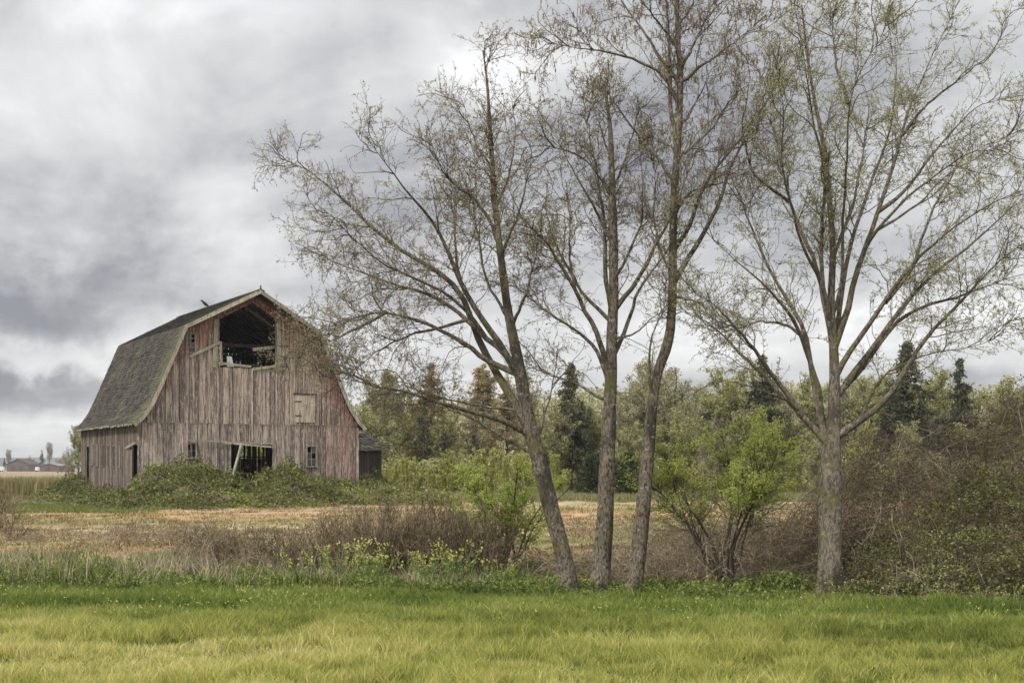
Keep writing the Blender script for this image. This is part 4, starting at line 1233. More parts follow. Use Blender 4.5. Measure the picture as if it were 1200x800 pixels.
hedge_mound('bramble_patch', 'mound of green and brown brambles heaped against the foot of the barn', barn_br, 110000, 4200, (.06, .17), (M['cane'], M['bramble_leaf'], .011), 73, (-34, -3, 70, 100), 12000, (.6, 1.8), gap=.8)

# ------------------------------------------------------------------ grasses
def blades(name, label, x, y, hgt_, wid, colr, mat=None, lean=.35, cat='grass', out=None, z0=None):
    n = len(x)
    z = hgt(x, y) - .01 if z0 is None else z0
    an = rng.uniform(0, 2 * np.pi, n); ca, sa = np.cos(an), np.sin(an)
    ln = rng.normal(0, lean, (n, 2)) * hgt_[:, None]
    if out is not None: ln = ln + np.clip(out, -2, 2) * hgt_[:, None] * .35
    b = np.stack([x, y, z], 1)
    s = np.stack([ca * wid, sa * wid, np.zeros(n)], 1) * .5
    midp = b + np.stack([ln[:, 0] * .3, ln[:, 1] * .3, hgt_ * .6], 1)
    tip = b + np.stack([ln[:, 0], ln[:, 1], hgt_], 1)
    V = np.stack([b - s, b + s, midp + s * .8, tip, midp - s * .8], 1).reshape(-1, 3)
    i = np.arange(n)[:, None] * 5
    C = np.repeat(colr, 5, axis=0)
    fq = (i + np.array([[0, 1, 2, 4]])); ft = (i + np.array([[4, 2, 3]]))
    me = np_mesh(name, [(V, fq, 0, None, C)], [mat or M['grass']])
    # add the tips as a second set of faces through a joined mesh
    bpy.data.objects.remove(me)
    o = np_mesh2(name, V, fq, ft, C, mat or M['grass'])
    tag(o, label, cat, kind='stuff'); return o


def np_mesh2(name, V, fq, ft, C, mat):
    me = bpy.data.meshes.new(name)
    nq, nt = len(fq), len(ft)
    me.vertices.add(len(V)); me.vertices.foreach_set('co', V.astype(np.float32).ravel())
    L = np.concatenate([fq.ravel(), ft.ravel()]).astype(np.int32)
    me.loops.add(len(L)); me.loops.foreach_set('vertex_index', L)
    me.polygons.add(nq + nt)
    st0 = np.concatenate([np.arange(nq) * 4, nq * 4 + np.arange(nt) * 3]).astype(np.int32)
    me.polygons.foreach_set('loop_start', st0)
    vv = rng.random(nt).astype(np.float32)
    at = me.attributes.new('v', 'FLOAT', 'FACE'); at.data.foreach_set('value', np.concatenate([vv, vv]))
    ca = me.attributes.new('col', 'FLOAT_VECTOR', 'POINT'); ca.data.foreach_set('vector', C.astype(np.float32).ravel())
    me.materials.append(mat); me.update(calc_edges=True)
    o = bpy.data.objects.new(name, me); col.objects.link(o); return o


def pal(n, cols_, t):
    cols_ = np.array(cols_); t = np.clip(t, 0, .999) * (len(cols_) - 1); i = t.astype(int); f = (t - i)[:, None]
    c = cols_[i] * (1 - f) + cols_[i + 1] * f
    return c * rng.uniform(.8, 1.2, (n, 1))


rng = np.random.default_rng(90)
def wedge(n, y0, y1, marg=1.25, pw=1.0):
    y = y0 + (y1 - y0) * rng.random(n) ** pw
    x = rng.uniform(-1, 1, n) * (y * .375 * marg + .8); return x, y
def clumps(nc, per, y0, y1, sp, keepf):
    """tussocks: blades lean out from their own tussock"""
    cx, cy = wedge(nc, y0, y1); k = keepf(cx, cy); cx, cy = cx[k], cy[k]; nc = len(cx)
    i = np.repeat(np.arange(nc), per); n = len(i)
    o = rng.normal(0, 1, (n, 2)) * sp * rng.uniform(.5, 1.5, nc)[i][:, None]
    return cx[i] + o[:, 0], cy[i] + o[:, 1], o / sp, rng.random(nc)[i], n
edge = lambda x, y: y + 0.13 * x + (vnoise(x, y, 1.3, 3) - .5) * 1.6
# mown yellow-green verge in front
x, y, o, cr_, n = clumps(27000, 20, 8.6, 19.5, .026, lambda x, y: (edge(x, y) < 18.6) & (vnoise(x, y, .55, 24) * .7 + vnoise(x, y, 2.3, 28) * .3 < .80))
yy = edge(x, y); big = vnoise(x, y, 1.4, 21) * .6 + vnoise(x, y, .4, 22) * .4
tn = big * .34 + cr_ * .50 + rng.random(n) * .34 + .22 * sstep(-yy, -16.5, -12.5) - .29 + .12 * sstep(-x, 0, 5) - .16 * sstep(x, 1.5, 5.5)
hh = (.035 + .17 * cr_ ** 1.5 * vnoise(x, y, .5, 23) + .045 * rng.random(n)) * (1.25 - .3 * sstep(-yy, -15, -11))
blades('grass', 'short yellow-green mown grass across the foreground', x, y, hh, np.full(n, .004) + rng.random(n) * .004,
       pal(n, [(0.045, 0.06, 0.014), (0.14, 0.175, 0.032), (0.30, 0.335, 0.075), (0.52, 0.50, 0.14), (0.76, 0.67, 0.33)], tn), lean=.25, out=o)
# longer deep green strip
x, y, o, cr_, n = clumps(23000, 15, 15.5, 27.5, .040, lambda x, y: (edge(x, y) > 16.6) & (edge(x, y) < 26.2) & ((edge(x, y) > 18.2) | (rng.random(len(x)) < (edge(x, y) - 16.5) / 1.7)))
yy = edge(x, y)
tn = vnoise(x, y, 1.5, 25) * .30 + cr_ * .40 + rng.random(n) * .32 - .10 + .14 * sstep(-yy, -20, -17)
hh = (.07 + .22 * cr_ ** 1.5 * vnoise(x, y, .7, 27) + .10 * rng.random(n)) * (.75 + .10 * sstep(yy, 17, 22)) * (1 - .25 * sstep(yy, 23.5, 25.5))
blades('grass', 'longer deep green grass strip below the tree trunks', x, y, hh, np.full(n, .008) + rng.random(n) * .010,
       pal(n, [(0.035, 0.055, 0.013), (0.09, 0.135, 0.026), (0.185, 0.245, 0.045), (0.34, 0.375, 0.095), (0.54, 0.51, 0.20)], tn), lean=.2, out=o)
# broad-leaved weeds and brown thatch scattered through the mown grass
cx, cy = wedge(450, 9, 19); k = edge(cx, cy) < 19; cx, cy = cx[k], cy[k]; nc = len(cx)
i = np.repeat(np.arange(nc), 16); rad = rng.uniform(.03, .09, nc)[i]
wx_ = cx[i] + rng.normal(0, 1, len(i)) * rad; wy_ = cy[i] + rng.normal(0, 1, len(i)) * rad
lv = leaves(np.stack([wx_, wy_, hgt(wx_, wy_) + rng.uniform(.01, .08, len(i))], 1), (.012, .032), 1.8, 0, 1.2)
o = np_mesh('weeds', [(lv[0], lv[1], 0, np.clip(rng.random(nc)[i] * .6 + rng.random(len(i)) * .4, 0, 1))], [leaf_mat('lawn_weed_leaves', [(0.10, 0.125, 0.02), (0.20, 0.24, 0.04), (0.34, 0.37, 0.08)], 0.25, 0.8)])
tag(o, 'small broad-leaved weeds scattered through the mown foreground grass', 'weeds', kind='stuff')
n = 26000
x, y = wedge(n, 8.8, 18.5); k = (vnoise(x, y, .7, 57) + .5 * vnoise(x, y, .25, 58)) / 1.5 > .58; x, y = x[k], y[k]; n = len(x)
blades('thatch', 'dead straw-brown thatch lying in the mown foreground grass', x, y, .02 + .05 * rng.random(n), np.full(n, .005), pal(n, [(0.16, 0.11, 0.06), (0.38, 0.30, 0.17), (0.66, 0.56, 0.36)], rng.random(n)), lean=2.0, cat='thatch')
# rank weeds and green growth on the bank
x, y = wedge(90000, 25, 34)
yy = y + 0.13 * x; mk = vnoise(x, y, 1.4, 33) + .30 * sstep(-x, -1, 5)
keep = (yy > 24.6) & (mk > .50) & ((x < 1.5) | (yy < 26.8)) & (yy < 33); x, y = x[keep], y[keep]; n = len(x)
hh = (.15 + .55 * vnoise(x, y, 1.0, 34)) * rng.uniform(.5, 1.1, n)
blades('weeds', 'rank green weeds filling the shallow ditch bank', x, y, hh, np.full(n, .016) + rng.random(n) * .012,
       pal(n, [(0.04, 0.06, 0.018), (0.11, 0.15, 0.03), (0.22, 0.265, 0.06), (0.40, 0.39, 0.17)], rng.random(n)), lean=.4, cat='weeds')
rng = np.random.default_rng(97)
nc = 2600
cx = rng.uniform(-13, 12, nc); cy = rng.uniform(23.6, 28.2, nc)
ed = cy + 0.13 * cx; k = (ed > 24.4) & (ed < 27.6) & (vnoise(cx, cy, 1.1, 61) + .25 * (ed < 25.6) > .42); cx, cy = cx[k], cy[k]; nc = len(cx)
i = np.repeat(np.arange(nc), 46); rad = rng.uniform(.05, .16, nc)[i]; top = (rng.uniform(.12, .42, nc) * (.5 + vnoise(cx, cy, 1.7, 62)))[i]
px_ = cx[i] + rng.normal(0, 1, len(i)) * rad; py_ = cy[i] + rng.normal(0, 1, len(i)) * rad
lv = leaves(np.stack([px_, py_, hgt(px_, py_) + top * rng.random(len(i)) ** .6], 1), (.03, .085), 1.9, 0, .6)
o = np_mesh('weeds', [(lv[0], lv[1], 0, np.clip(rng.random(nc)[i] * .5 + rng.random(len(i)) * .5, 0, 1))], [leaf_mat('weed_leaves', [(0.04, 0.06, 0.018), (0.11, 0.155, 0.035), (0.22, 0.275, 0.07), (0.38, 0.41, 0.16)], 0.25, 0.8)])
tag(o, 'leafy weeds growing along the ditch and round the feet of the trunks', 'weeds', kind='stuff')
# dead pale reeds at left
n = 9000
x = rng.uniform(-14, 1.0, n); y = rng.uniform(25.6, 30, n)
kk = vnoise(x, y * .5, .7, 35) + .14 * sstep(-x, 3.5, 7) - .02
keep = kk > .52; x, y = x[keep], y[keep]; n = len(x)
hh = rng.uniform(.25, .95, n) ** 1.2 * (.6 + .4 * sstep(-x, 3, 7))
blades('dead_reeds', 'dead straw-coloured reeds standing on the bank at left', x, y, hh, np.full(n, .015), pal(n, [(0.22, 0.18, 0.11), (0.44, 0.37, 0.25), (0.68, 0.60, 0.44)], rng.random(n)), lean=.34, cat='reeds')
# dry stubble on the field
n = 150000
y = 32 + 45 * rng.random(n) ** 1.3; x = rng.uniform(-1, 1, n) * (y * .375 * 1.2 + 1)
keep = vnoise(x, y, .8, 37) > .38; x, y = x[keep], y[keep]; n = len(x)
lx, ly = to_local(x, y); keep = ly < -2; x, y = x[keep], y[keep]; n = len(x)
hh = .05 + .26 * rng.random(n) * vnoise(x, y, 1.1, 38) ** 1.5
gc = ground_col(x, y) * rng.uniform(.5, 1.7, (n, 1)) * np.array([1.0, 1.02, 1.0])
gr = (rng.random(n) < .08 + .5 * (vnoise(x * .6, y, 2.2, 47) > .68))[:, None]; gc = np.where(gr, np.array([[.15, .19, .06]]), gc)
dk = (vnoise(x * .6, y, 1.6, 39) > .72)[:, None]; gc = np.where(dk, gc * .45, gc)
blades('stubble', 'dry orange and straw stubble over the field in front of the barn', x, y, hh, .02 + y * .0003, gc, lean=.8, cat='stubble')
# green grass at the left of the barn, and rough grass under the far trees
n = 60000
x = rng.uniform(-40, -14, n); y = rng.uniform(66, 78, n)
keep = (vnoise(x, y, 3, 41) > .25); x, y = x[keep], y[keep]; n = len(x)
lx, ly = to_local(x, y); keep = (lx < -W_ - 1) | (ly < -1); x, y = x[keep], y[keep]; n = len(x)
keep = (x < -18 - (78 - y) * .0) & (y > 67); x, y = x[keep], y[keep]; n = len(x)
blades('grass', 'patch of green grass left of the barn beyond the stubble', x, y, .08 + .14 * rng.random(n), np.full(n, .03), pal(n, [(0.09, 0.12, 0.03), (0.19, 0.225, 0.05), (0.34, 0.35, 0.12)], rng.random(n)), cat='grass')
n = 60000
x = rng.uniform(-8, 45, n); y = rng.uniform(84, 112, n)
blades('rough_grass', 'rough pale grass at the foot of the distant trees', x, y, .15 + .35 * rng.random(n), np.full(n, .05), pal(n, [(0.13, 0.15, 0.05), (0.24, 0.25, 0.10), (0.36, 0.32, 0.19)], rng.random(n)), cat='grass')
# tall reed bed on the far left
n = 60000
x = rng.uniform(-75, -24, n); y = rng.uniform(96, 150, n)
hh = rng.uniform(.7, 1.5, n) * (.75 + .5 * vnoise(x, y, 4, 43))
dkk = sstep(-y, -118, -98)
cc = pal(n, [(0.20, 0.155, 0.085), (0.32, 0.28, 0.13), (0.45, 0.42, 0.19)], rng.random(n)) * (1 - .5 * dkk * vnoise(x, y, 3, 44))[:, None]
blades('reed_bed', 'band of tall olive-brown reeds across the far left field', x, y, hh, np.full(n, .06), cc, lean=.15, cat='reeds')

# dead brush heaps on the field
thicket('brush_heap', 'dark low heap of dead brush lying on the stubble field', (-16, -9.5, 40, 45), 170, (.3, 1.0), (.08, .32), 1800, 1800, (.03, .07), M['dry_leaf'], 64, cat='brush')
thicket('brush_heap', 'scattered dead bramble runners on the stubble right of centre', (1.5, 6.5, 40, 48), 260, (.3, 1.2), (.08, .35), 1200, 1500, (.03, .07), M['bramble_leaf'], 65, cat='brush')
bush('bare_shrub', 'grey leafless shrub at the left edge of the stubble field', 'shrub', 14, 44, 16, 70, 260, 0, (.02, .04), (M['cane'], M['cane']), None, spread=.6, seed=66, height=1.2, r0=.02)
bush('bare_shrub', 'dark tangled stump-like shrub at the far left edge beyond the stubble', 'shrub', -4, 62, 40, 200, 700, 1500, (.05, .09), (M['dark_bark'], M['cane']), M['dry_leaf'], spread=.8, seed=67, height=1.5, r0=.02)

# mustard plants with yellow flowers
def mustard(seed):
    global rng
    rng = np.random.default_rng(seed)
    root = empty('mustard_plant', (0, 0, 0))
    ns = 6
    d = rng.normal(0, .3, (ns, 3)); d[:, 2] = 1
    S_ = np.zeros((ns, 6, 3))
    for k in range(1, 6): S_[:, k] = S_[:, k - 1] + d * .13; d += rng.normal(0, .1, (ns, 3)) * [1, 1, 0]
    b = spawn(S_, 16, .3, .9, (.12, .28), (20, 45), .4, .1, 4)
    v1 = tubes(S_, taper(ns, 6, .006, .003), 4); v2 = tubes(b, taper(16, 4, .003, .002), 3)
    np_mesh('stems', [(v1[0], v1[1], 0, None), (v2[0], v2[1], 0, None)], [M['bush_leaf']], root)
    lv = leaves(along(S_, 110, 0, .8, .06), (.05, .12), 2.4, 0, .5)
    np_mesh('leaves', [(lv[0], lv[1], 0, None)], [M['mustard_leaf']], root)
    pt = np.concatenate([np.repeat(S_[:, -1], 12, 0), np.repeat(b[:, -1], 5, 0)]); pt = pt + rng.normal(0, .022, pt.shape)
    lv = leaves(pt[::2], (.024, .04), 1.1)
    np_mesh('blossom', [(lv[0], lv[1], 0, None)], [M['petal']], root)
    return root
protos = [mustard(101), mustard(102), mustard(103)]
rr = random.Random(5)
spots = [(388, 27), (400, 26.6), (425, 26.8), (437, 26.6), (446, 27), (432, 27.4), (490, 26.6), (500, 27), (512, 26.7), (530, 27), (545, 26.8), (585, 26.5), (595, 27), (352, 27), (300, 27), (250, 27),
         (200, 27), (150, 27.2), (60, 27.3), (20, 27.1), (110, 27.2), (690, 25.3), (722, 25), (820, 24.6), (832, 24.4), (850, 24.2), (868, 24.3), (985, 23.2), (990, 23.3), (1010, 23.2), (1100, 22.4), (1175, 21.8), (1186, 21.6), (1150, 22.2), (640, 26)]
used = 0
for i, (px, Y) in enumerate(spots):
    o = protos[i] if i < 3 else copy_tree(protos[i % 3])
    xx = (px - 600) / F * Y
    o.location = (xx, Y, float(hgt(xx, Y)) - .03)
    s = rr.uniform(.8, 1.15) * (1.2 if 380 < px < 560 else .9 if px < 600 else .55); o.scale = (s, s, s * rr.uniform(.9, 1.15)); o.rotation_euler = (0, 0, rr.uniform(0, 6.28))
    tag(o, 'yellow-flowered mustard plant at the edge of the green grass', 'wildflower', 'mustard plants in flower along the bank')
rng = np.random.default_rng(95)
x, y = wedge(1500, 16.5, 27)
kp = vnoise(x, y, 1.6, 55) + .25 * sstep(-x, 0, 5) > .55; x, y = x[kp], y[kp]
pp = np.stack([x, y, hgt(x, y) + rng.uniform(.14, .34, len(x))], 1)
pp = np.repeat(pp, 3, 0) + rng.normal(0, .008, (len(x) * 3, 3))
lv = leaves(pp, (.014, .026), 1.1)
o = np_mesh('wildflowers', [(lv[0], lv[1], 0, None)], [M['petal']]); tag(o, 'tiny yellow flower heads sprinkled through the green grass', 'wildflowers', kind='stuff')

# ------------------------------------------------------------------ distant trees
def place(o, px, Y, scale, rz=0.0):
    x = (px - 600) / F * Y
    o.location = (x, Y, float(hgt(x, Y)) - .1); o.scale = scale; o.rotation_euler = (0, 0, rz)


def decid(seed, leafmat, n1=16, n2=150, n3=1000, nl=15000, leaf=(.10, .22), H=10., crown=.36, bark='twig', trunk_h=.22, up=.22):
    """unit deciduous tree 10 m high"""
    global rng
    rng = np.random.default_rng(seed)
    root = empty('broadleaf_tree')
    tr = np.zeros((1, 14, 3)); tr[0, :, 2] = np.linspace(-.2, H * .8, 14); tr[0, :, :2] = np.cumsum(rng.normal(0, .06, (14, 2)), axis=0)
    np_mesh('trunk', [(*tubes(tr, taper(1, 14, .2, .03), 8), 0, None)], [M['dark_bark'] if bark == 'twig' else M[bark]], root, smooth=True)
    b1 = spawn(tr, n1, trunk_h, .95, (H * crown * .8, H * crown * 1.35), (28, 58), up, .10, 10)
    b2 = spawn(b1, n2, .2, 1., (H * .08, H * .2), (25, 60), up, .16, 6)
    b3 = spawn(b2, n3, .1, 1., (H * .03, H * .09), (25, 70), up * .5, .2, 4)
    np_mesh('branches', [(*tubes(b1, taper(n1, 10, .07, .02), 5), 0, None), (*tubes(b2, taper(n2, 6, .025, .01), 3), 0, None), (*tubes(b3, taper(n3, 4, .012, .006), 3), 0, None)], [M['twig']], root)
    lv = leaves(along(b3, nl, .1, 1., .09), leaf, 1.4)
    np_mesh('crown', [(lv[0], lv[1], 0, None)], [leafmat], root)
    return root


def conifer(seed, leafmat, H=12., W=2.3, nb=130, nl=16000, leaf=(.14, .36), droop=.25, name='conifer', dens=1.0, power=1.0):
    global rng
    rng = np.random.default_rng(seed)
    root = empty(name)
    tr = np.zeros((1, 10, 3)); tr[0, :, 2] = np.linspace(-.2, H, 10)
    np_mesh('trunk', [(*tubes(tr, taper(1, 10, .19, .02), 7), 0, None)], [M['dark_bark']], root, smooth=True)
    t = rng.random(nb) ** .85; z = H * (.08 + .91 * t)
    an = rng.uniform(0, 6.283, nb); L = (W * (1 - t) ** power + .16) * rng.uniform(.45, 1.2, nb) * (.75 + .5 * vnoise(z, z * 0, 1.1, seed))
    s = np.linspace(0, 1, 6)[None]
    bp = np.stack([np.cos(an)[:, None] * L[:, None] * s, np.sin(an)[:, None] * L[:, None] * s, z[:, None] + L[:, None] * (.18 * s - (droop + .18) * s ** 2 + .12 * s ** 4)], -1)
    b2 = spawn(bp, nb * 5, .15, 1., (.25, .7), (30, 65), -.1, .08, 4)
    np_mesh('branches', [(*tubes(bp, taper(nb, 6, .03, .008), 3), 0, None), (*tubes(b2, taper(len(b2), 4, .012, .005), 3), 0, None)], [M['dark_bark']], root)
    lv = leaves(np.concatenate([along(bp, nl // 2, .2, 1., .09), along(b2, nl // 2, 0, 1., .07)]), leaf, 2.6, .5, 1.0)
    np_mesh('crown', [(lv[0], lv[1], 0, None)], [leafmat], root)
    return root


def poplar(seed):
    global rng
    rng = np.random.default_rng(seed)
    H = 5.; root = empty('young_poplar')
    ns = 7; d = rng.normal(0, .13, (ns, 3)); d[:, 2] = 1
    S_ = np.zeros((ns, 9, 3)); S_[:, 0, :2] = rng.normal(0, .25, (ns, 2))
    for k in range(1, 9): S_[:, k] = S_[:, k - 1] + d * (H / 8) * rng.uniform(.6, 1.0, (ns, 1)) ** .3; d += rng.normal(0, .03, (ns, 3)) * [1, 1, 0]
    b = spawn(S_, 170, .08, .97, (.4, 1.0), (22, 45), .4, .1, 5); b2 = spawn(b, 500, .1, 1, (.15, .4), (20, 50), .3, .1, 4)
    np_mesh('stems', [(*tubes(S_, taper(ns, 9, .04, .01), 5), 0, None), (*tubes(b, taper(170, 5, .012, .005), 3), 0, None)], [M['twig']], root)
    lv = leaves(along(b2, 9000, 0, 1., .06), (.06, .15), 1.5)
    np_mesh('foliage', [(lv[0], lv[1], 0, None)], [M['poplar']], root)
    return root


D = [decid(201, M['greyolive'], leaf=(.07, .16)), decid(202, M['olive']), decid(203, M['greyolive'], n1=22, crown=.42, trunk_h=.1, leaf=(.07, .15)), decid(204, M['olive'], n1=22, crown=.4, trunk_h=.08)]
Cn = [conifer(211, M['conifer'], W=3.3, nb=95, nl=12000, droop=.1), conifer(212, M['conifer'], W=3.5, nb=170, nl=19000), conifer(213, M['conifer'], W=2.8, nb=70, nl=8000, droop=.02, power=.8)]
La = [conifer(221, M['larch'], W=2.1, nb=120, nl=20000, leaf=(.10, .25), droop=.05, name='larch'), conifer(222, M['larch'], W=2.5, nb=130, nl=20000, leaf=(.10, .25), droop=.05, name='larch', power=.7)]
Po = [poplar(231), poplar(232), poplar(233)]
firsts = set()
def put(proto, px, ytop, Y, wscale, label, cat, H, group=None):
    o = proto if id(proto) not in firsts else copy_tree(proto)
    firsts.add(id(proto))
    hz = (548 - ytop) / F * Y + EYE - .2
    s = hz / H
    place(o, px, Y, (s * wscale, s * wscale, s), rr.uniform(0, 6.28))
    tag(o, label, cat, group); return o


wood = 'budding trees of the wood behind the field'
for (k, px, yt, Y, ws_) in [(0, 452, 455, 128, .8), (3, 433, 490, 118, .9), (1, 478, 488, 135, .8), (2, 635, 478, 125, .9), (0, 612, 455, 150, .8),
                            (2, 712, 462, 135, .9), (0, 745, 470, 140, .9), (2, 792, 440, 140, 1.0), (0, 765, 446, 150, .9), (2, 828, 466, 130, .95), (3, 858, 474, 120, .9),
                            (1, 880, 462, 145, .9), (2, 912, 466, 135, 1.), (3, 945, 470, 128, .9), (0, 1000, 462, 135, .9), (1, 1030, 470, 128, .9), (2, 1085, 470, 130, 1.),
                            (0, 1040, 452, 150, .8), (2, 1145, 470, 135, 1.), (1, 1105, 462, 150, .8), (3, 1175, 480, 120, 1.), (0, 1195, 466, 140, .9), (2, 1230, 460, 140, 1.),
                            (3, 655, 500, 112, .9), (1, 690, 506, 115, .8), (3, 735, 512, 108, .8), (3, 800, 505, 110, .9), (2, 840, 510, 105, .9), (3, 905, 512, 108, .9), (2, 960, 515, 105, .9),
                            (3, 1010, 512, 104, .8), (2, 560, 500, 130, .8), (1, 520, 505, 128, .8), (3, 1060, 515, 104, .9), (1, 420, 520, 125, .8)]:
    put(D[k], px, yt - rr.uniform(-4, 10), Y, ws_ * rr.uniform(.95, 1.35), 'hazy %s tree with spring buds in the wood behind the stubble field' % ('olive' if k in (1, 3) else 'grey-olive'), 'tree', 8.0, wood)
for (k, px, yt, Y, ws_, lb) in [(1, 669, 424, 112, .95, 'broad dark conifer seen between the leaning alder and the middle alder'),
                                (0, 497, 466, 122, .8, 'dark conifer in front of the ochre larch right of the barn'),
                                (2, 428, 470, 132, .9, 'dark conifer just behind the right end of the barn roof'),
                                (2, 520, 500, 112, .9, 'small dark conifer behind the row of pale young poplars'),
                                (2, 556, 505, 112, .9, 'small dark conifer under the lowest alder limbs'),
                                (0, 893, 415, 127, 1.15, 'dark conifer rising left of the big right tree trunk'),
                                (2, 836, 458, 126, 1.4, 'short dark pine above the bright green bush'),
                                (2, 856, 446, 158, .9, 'distant thin pine between two dark conifers above the bright green bush'),
                                (1, 1063, 400, 124, 1.2, 'tall dark conifer behind the bramble hedge nearest the big right tree'),
                                (0, 1125, 420, 126, 1.0, 'narrow pointed conifer against the sky above the bramble hedge'),
                                (1, 1045, 455, 122, 1.1, 'dark lower conifer just right of the big right tree trunk')]:
    put(Cn[k], px, yt, Y, ws_, lb, 'conifer', 12.0)
for (k, px, yt, Y, ws_, lb) in [(0, 505, 425, 130, 1.3, 'ochre larch nearest the barn'), (1, 566, 426, 132, 1.3, 'ochre larch behind the lower alder limbs'), (0, 594, 445, 135, 1.3, 'shorter ochre larch just left of the leaning alder')]:
    put(La[k], px, yt, Y, ws_, lb, 'larch', 12.0)
for i, (px, yt, Y) in enumerate([(428, 540, 104), (447, 545, 100), (462, 530, 106), (478, 534, 104), (490, 528, 105), (505, 536, 103), (519, 530, 106), (533, 527, 104), (548, 532, 103), (562, 528, 105), (577, 524, 104), (590, 534, 102),
                                 (605, 528, 105), (618, 534, 106), (650, 520, 108), (664, 535, 104), (640, 545, 104), (806, 530, 102), (780, 540, 104), (885, 535, 100), (930, 530, 102), (1000, 530, 100), (690, 530, 108)]):
    put(Po[i % 3], px, yt + rr.uniform(-9, 12), Y + rr.uniform(-2, 3), rr.uniform(.8, 1.25), 'pale green young poplar in the row along the far edge of the stubble', 'sapling', 5.0, 'young poplars along the far edge of the field')
# dark round evergreen bush
def ebush(label, px, Y, H, Wd, seed, leafmat):
    global rng
    rng = np.random.default_rng(seed)
    x = (px - 600) / F * Y; root = empty('evergreen_bush', (x, Y, float(hgt(x, Y)))); tag(root, label, 'bush')
    n = 26; d = rng.normal(0, .8, (n, 3)); d[:, 2] = np.abs(d[:, 2]) + .35; d /= np.linalg.norm(d, axis=1, keepdims=True)
    S_ = d[:, None] * np.linspace(0, 1, 6)[None, :, None] * np.array([Wd, Wd, H])[None, None]
    b = spawn(S_, 400, .3, 1., (.3, .8), (20, 70), .1, .2, 5)
    np_mesh('stems', [(*tubes(S_, taper(n, 6, .05, .015), 4), 0, None), (*tubes(b, taper(400, 5, .015, .006), 3), 0, None)], [M['dark_bark']], root)
    lv = leaves(along(b, 9000, 0, 1, .12), (.08, .2), 1.5); np_mesh('foliage', [(lv[0], lv[1], 0, None)], [leafmat], root)
ebush('dark evergreen bush behind the middle alder trunk', 700, 98, 3.0, 1.6, 301, M['dark_bush'])
ebush('dark evergreen bush seen between the middle and the tallest alder', 738, 98, 3.1, 1.7, 302, M['dark_bush'])
# wood mass behind everything
def woodmass(name, label, x0, x1, y0, y1, top, n, leaf, mat, seed):
    global rng
    rng = np.random.default_rng(seed)
    x = rng.uniform(x0, x1, n); y = rng.uniform(y0, y1, n)
    t = top(x, y); z = hgt(x, y) + t * (1 - .95 * rng.random(n) ** 1.4)
    lv = leaves(np.stack([x, y, z], 1), leaf, 1.3)
    m_ = 900; xs_ = rng.uniform(x0, x1, m_); ys_b = rng.uniform(y0, y1, m_); tt_ = top(xs_, ys_b)
    z = hgt(xs_, ys_b); p = np.stack([np.stack([xs_ + rng.normal(0, .2, m_) * s, ys_b, z + tt_ * s], 1) for s in (0, .5, .97)], 1)
    o = np_mesh(name, [(lv[0], lv[1], 0, None), (*tubes(p, taper(m_, 3, .12, .03), 4), 1, None)], [mat, M['twig']])
    tag(o, label, 'woodland', kind='stuff')
woodmass('woodland', 'far-off budding wood closing the view behind the separate trees', -30, 95, 170, 215, lambda x, y: (7 + 7 * rag(x, y, 12, 401)) * np.interp(x, [-30, -18, 95], [.7, 1, 1.15]), 100000, (.25, .6), M['greyolive'], 402)
woodmass('undergrowth', 'shrubby undergrowth at the foot of the wood behind the field', -18, 60, 112, 132, lambda x, y: 1.6 + 2.4 * rag(x, y, 5, 405), 60000, (.14, .34), M['olive'], 403)

# far left: trees, farm buildings, hills
for (k, px, yt, Y, ws_, lb) in [(0, 92, 500, 190, .75, 'grey-green tree right beside the left end of the barn'), (0, 58, 519, 800, .55, 'tall bare tree on the skyline between the far farm buildings'),
                                (2, 80, 525, 620, .9, 'rounded hazy tree left of the barn on the skyline'), (2, 70, 534, 840, 1.2, 'low hazy tree behind the flat-roofed far building'),
                                (0, 10, 527, 880, .6, 'thin bare tree above the far dark-roofed barn'), (2, 36, 534, 880, 1.0, 'low hazy tree between the two far farm buildings'), (2, -12, 530, 860, 1.2, 'low hazy tree at the left edge of the skyline'),
                                (1, 104, 512, 210, .9, 'olive tree partly hidden by the left corner of the barn')]:
    put(D[k], px, yt, Y, ws_, lb, 'tree', 8.6)
put(Cn[0], 49, 527, 820, .8, 'lone dark conifer on the far left skyline', 'conifer', 12.0)
put(Cn[1], 5, 536, 860, .8, 'short dark conifer beside the far dark-roofed barn', 'conifer', 12.0)


def far_house(name, label, cat, px0, px1, ytop, yeave, Y, depth, wall, roofm, openings=()):
    x0 = (px0 - 600) / F * Y; x1 = (px1 - 600) / F * Y; zg = float(hgt(x0, Y)); wz_ = EYE - (yeave - 548) / F * Y - zg; rz_ = EYE - (ytop - 548) / F * Y - zg
    root = empty(name, ((x0 + x1) / 2, Y, zg), 0); tag(root, label, cat); hw = (x1 - x0) / 2
    mb = MB(); mb.box(-hw + .4, hw - .4, 0, depth, 0, wz_)
    mb.hexa([(-hw + .4, 0, wz_), (hw - .4, 0, wz_), (hw - .4, depth, wz_), (-hw + .4, depth, wz_), (-.1, 0, rz_ - .2), (.1, 0, rz_ - .2), (.1, depth, rz_ - .2), (-.1, depth, rz_ - .2)])
    mb.build('wall', [wall], root)
    mb = MB()
    for s in (-1, 1): mb.hexa([(s * hw, -.6, wz_ - .1), (0, -.6, rz_), (0, depth + .6, rz_), (s * hw, depth + .6, wz_ - .1), (s * hw, -.6, wz_ + .15), (0, -.6, rz_ + .25), (0, depth + .6, rz_ + .25), (s * hw, depth + .6, wz_ + .15)])
    mb.build('roof', [roofm], root)
    for a_, b_, zt_ in openings: MB().box(a_ * hw, b_ * hw, -.05, .02, .02, zt_ * wz_).build('doorway', [M['iron']], root)
    return root
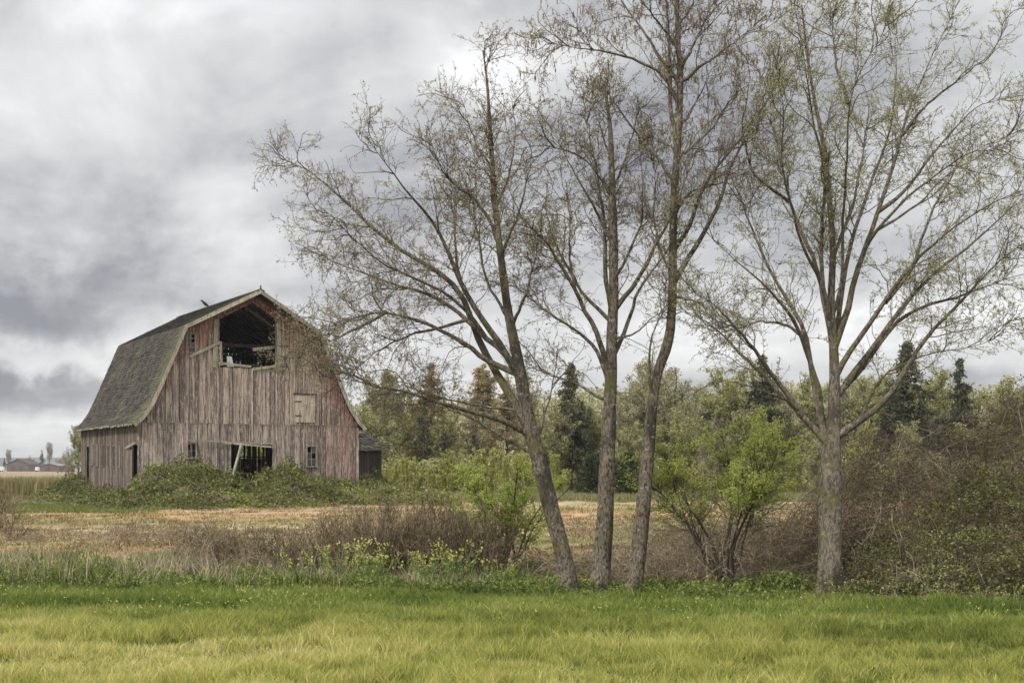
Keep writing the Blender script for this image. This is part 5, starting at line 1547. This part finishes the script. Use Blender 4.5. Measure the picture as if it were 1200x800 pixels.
far_house('farm_building', 'wide dark-roofed farm building on the far left horizon', 'building', 7, 34, 537.5, 544, 860, 22, M['far_wall'], M['dark_roof'], ((-.6, -.2, .8), (.1, .5, .8)))
far_house('farm_building', 'long low grey-roofed farm building between the far trees', 'building', 46, 70, 543, 545.5, 800, 16, M['far_wall'], M['grey_roof'], ((-.3, .1, .7),))
far_house('farm_building', 'small red farm building just left of the old barn on the horizon', 'building', 75, 82, 543.5, 546.5, 700, 9, M['red_paint'], M['dark_roof'], ((-.3, .2, .7),))


def trailer(label, px0, px1, Y, hgt_m):
    x0 = (px0 - 600) / F * Y; x1 = (px1 - 600) / F * Y; zg = float(hgt(x0, Y)); root = empty('farm_trailer', ((x0 + x1) / 2, Y, zg)); tag(root, label, 'trailer'); hw = (x1 - x0) / 2
    mb = MB(); mb.box(-hw, hw, 0, 2.2, .7, hgt_m); mb.box(-hw + .1, hw - .1, .1, 2.1, hgt_m, hgt_m + .12); mb.beam((hw, 1.1, .75), (hw + .9, 1.1, .6), .1, .1); mb.build('body', [M['white_paint']], root)
    an = np.linspace(0, 2 * np.pi, 17)[:-1]
    for wx_ in (-hw * .5, hw * .5):
        V = np.array([(wx_ + math.cos(t) * .42, yy_, .42 + math.sin(t) * .42) for yy_ in (-.02, .25) for t in an])
        np_mesh('wheel', [(V, [[i, (i + 1) % 16, 16 + (i + 1) % 16, 16 + i] for i in range(16)], 0, None), (V[:16], [[i for i in range(16)]], 0, None)], [M['tyre']], root)
trailer('small white trailer parked at the far left edge of the horizon', -1, 4, 780, 2.9)
trailer('small white trailer parked between the far farm buildings', 41, 45, 780, 2.6)

# low hills on the horizon
x = np.linspace(-3500, 3500, 140); V = []
for k, xx in enumerate(x):
    hz = 10 + 26 * vnoise(np.array([xx]), np.array([0.]), 420, 7)[0] + 10 * vnoise(np.array([xx]), np.array([0.]), 110, 8)[0]
    V += [(xx, 2600, 0), (xx, 2750, hz * .7), (xx, 2950, hz), (xx, 3400, 0)]
Fh = [[4 * i + j, 4 * i + 4 + j, 4 * i + 5 + j, 4 * i + 1 + j] for i in range(139) for j in range(3)]
o = np_mesh('hills', [(np.array(V), np.array(Fh), 0, None)], [plain('wooded_hills', (0.10, 0.12, 0.10), sc=.02)], smooth=True); tag(o, kind='structure')

# trees and shrubs directly behind the barn, seen through its doors
for (px, yt, Y, lb) in [(285, 505, 112, 'green sapling seen through the left half of the open barn doorway'), (300, 500, 114, 'green sapling seen through the middle of the open barn doorway'),
                        (316, 510, 110, 'green sapling seen through the right half of the open barn doorway')]:
    put(Po[0], px, yt, Y, 2.0, lb, 'sapling', 5.0)

# pale damp air over the plain
mb = MB(); mb.box(-4500, 4500, -4100, 7000, -1.5, 52)
hz = mb.build('haze', []); hz['kind'] = 'stuff'; hz['label'] = 'thin pale haze over the plain'
m = bpy.data.materials.new('haze_air'); m.use_nodes = True; nt = m.node_tree; nt.nodes.clear()
pv = nt.nodes.new('ShaderNodeVolumePrincipled'); pv.inputs['Color'].default_value = (.92, .94, .97, 1); pv.inputs['Density'].default_value = 0.0002; pv.inputs['Anisotropy'].default_value = 0.2
mo = nt.nodes.new('ShaderNodeOutputMaterial'); nt.links.new(pv.outputs[0], mo.inputs['Volume'])
hz.data.materials.append(m)
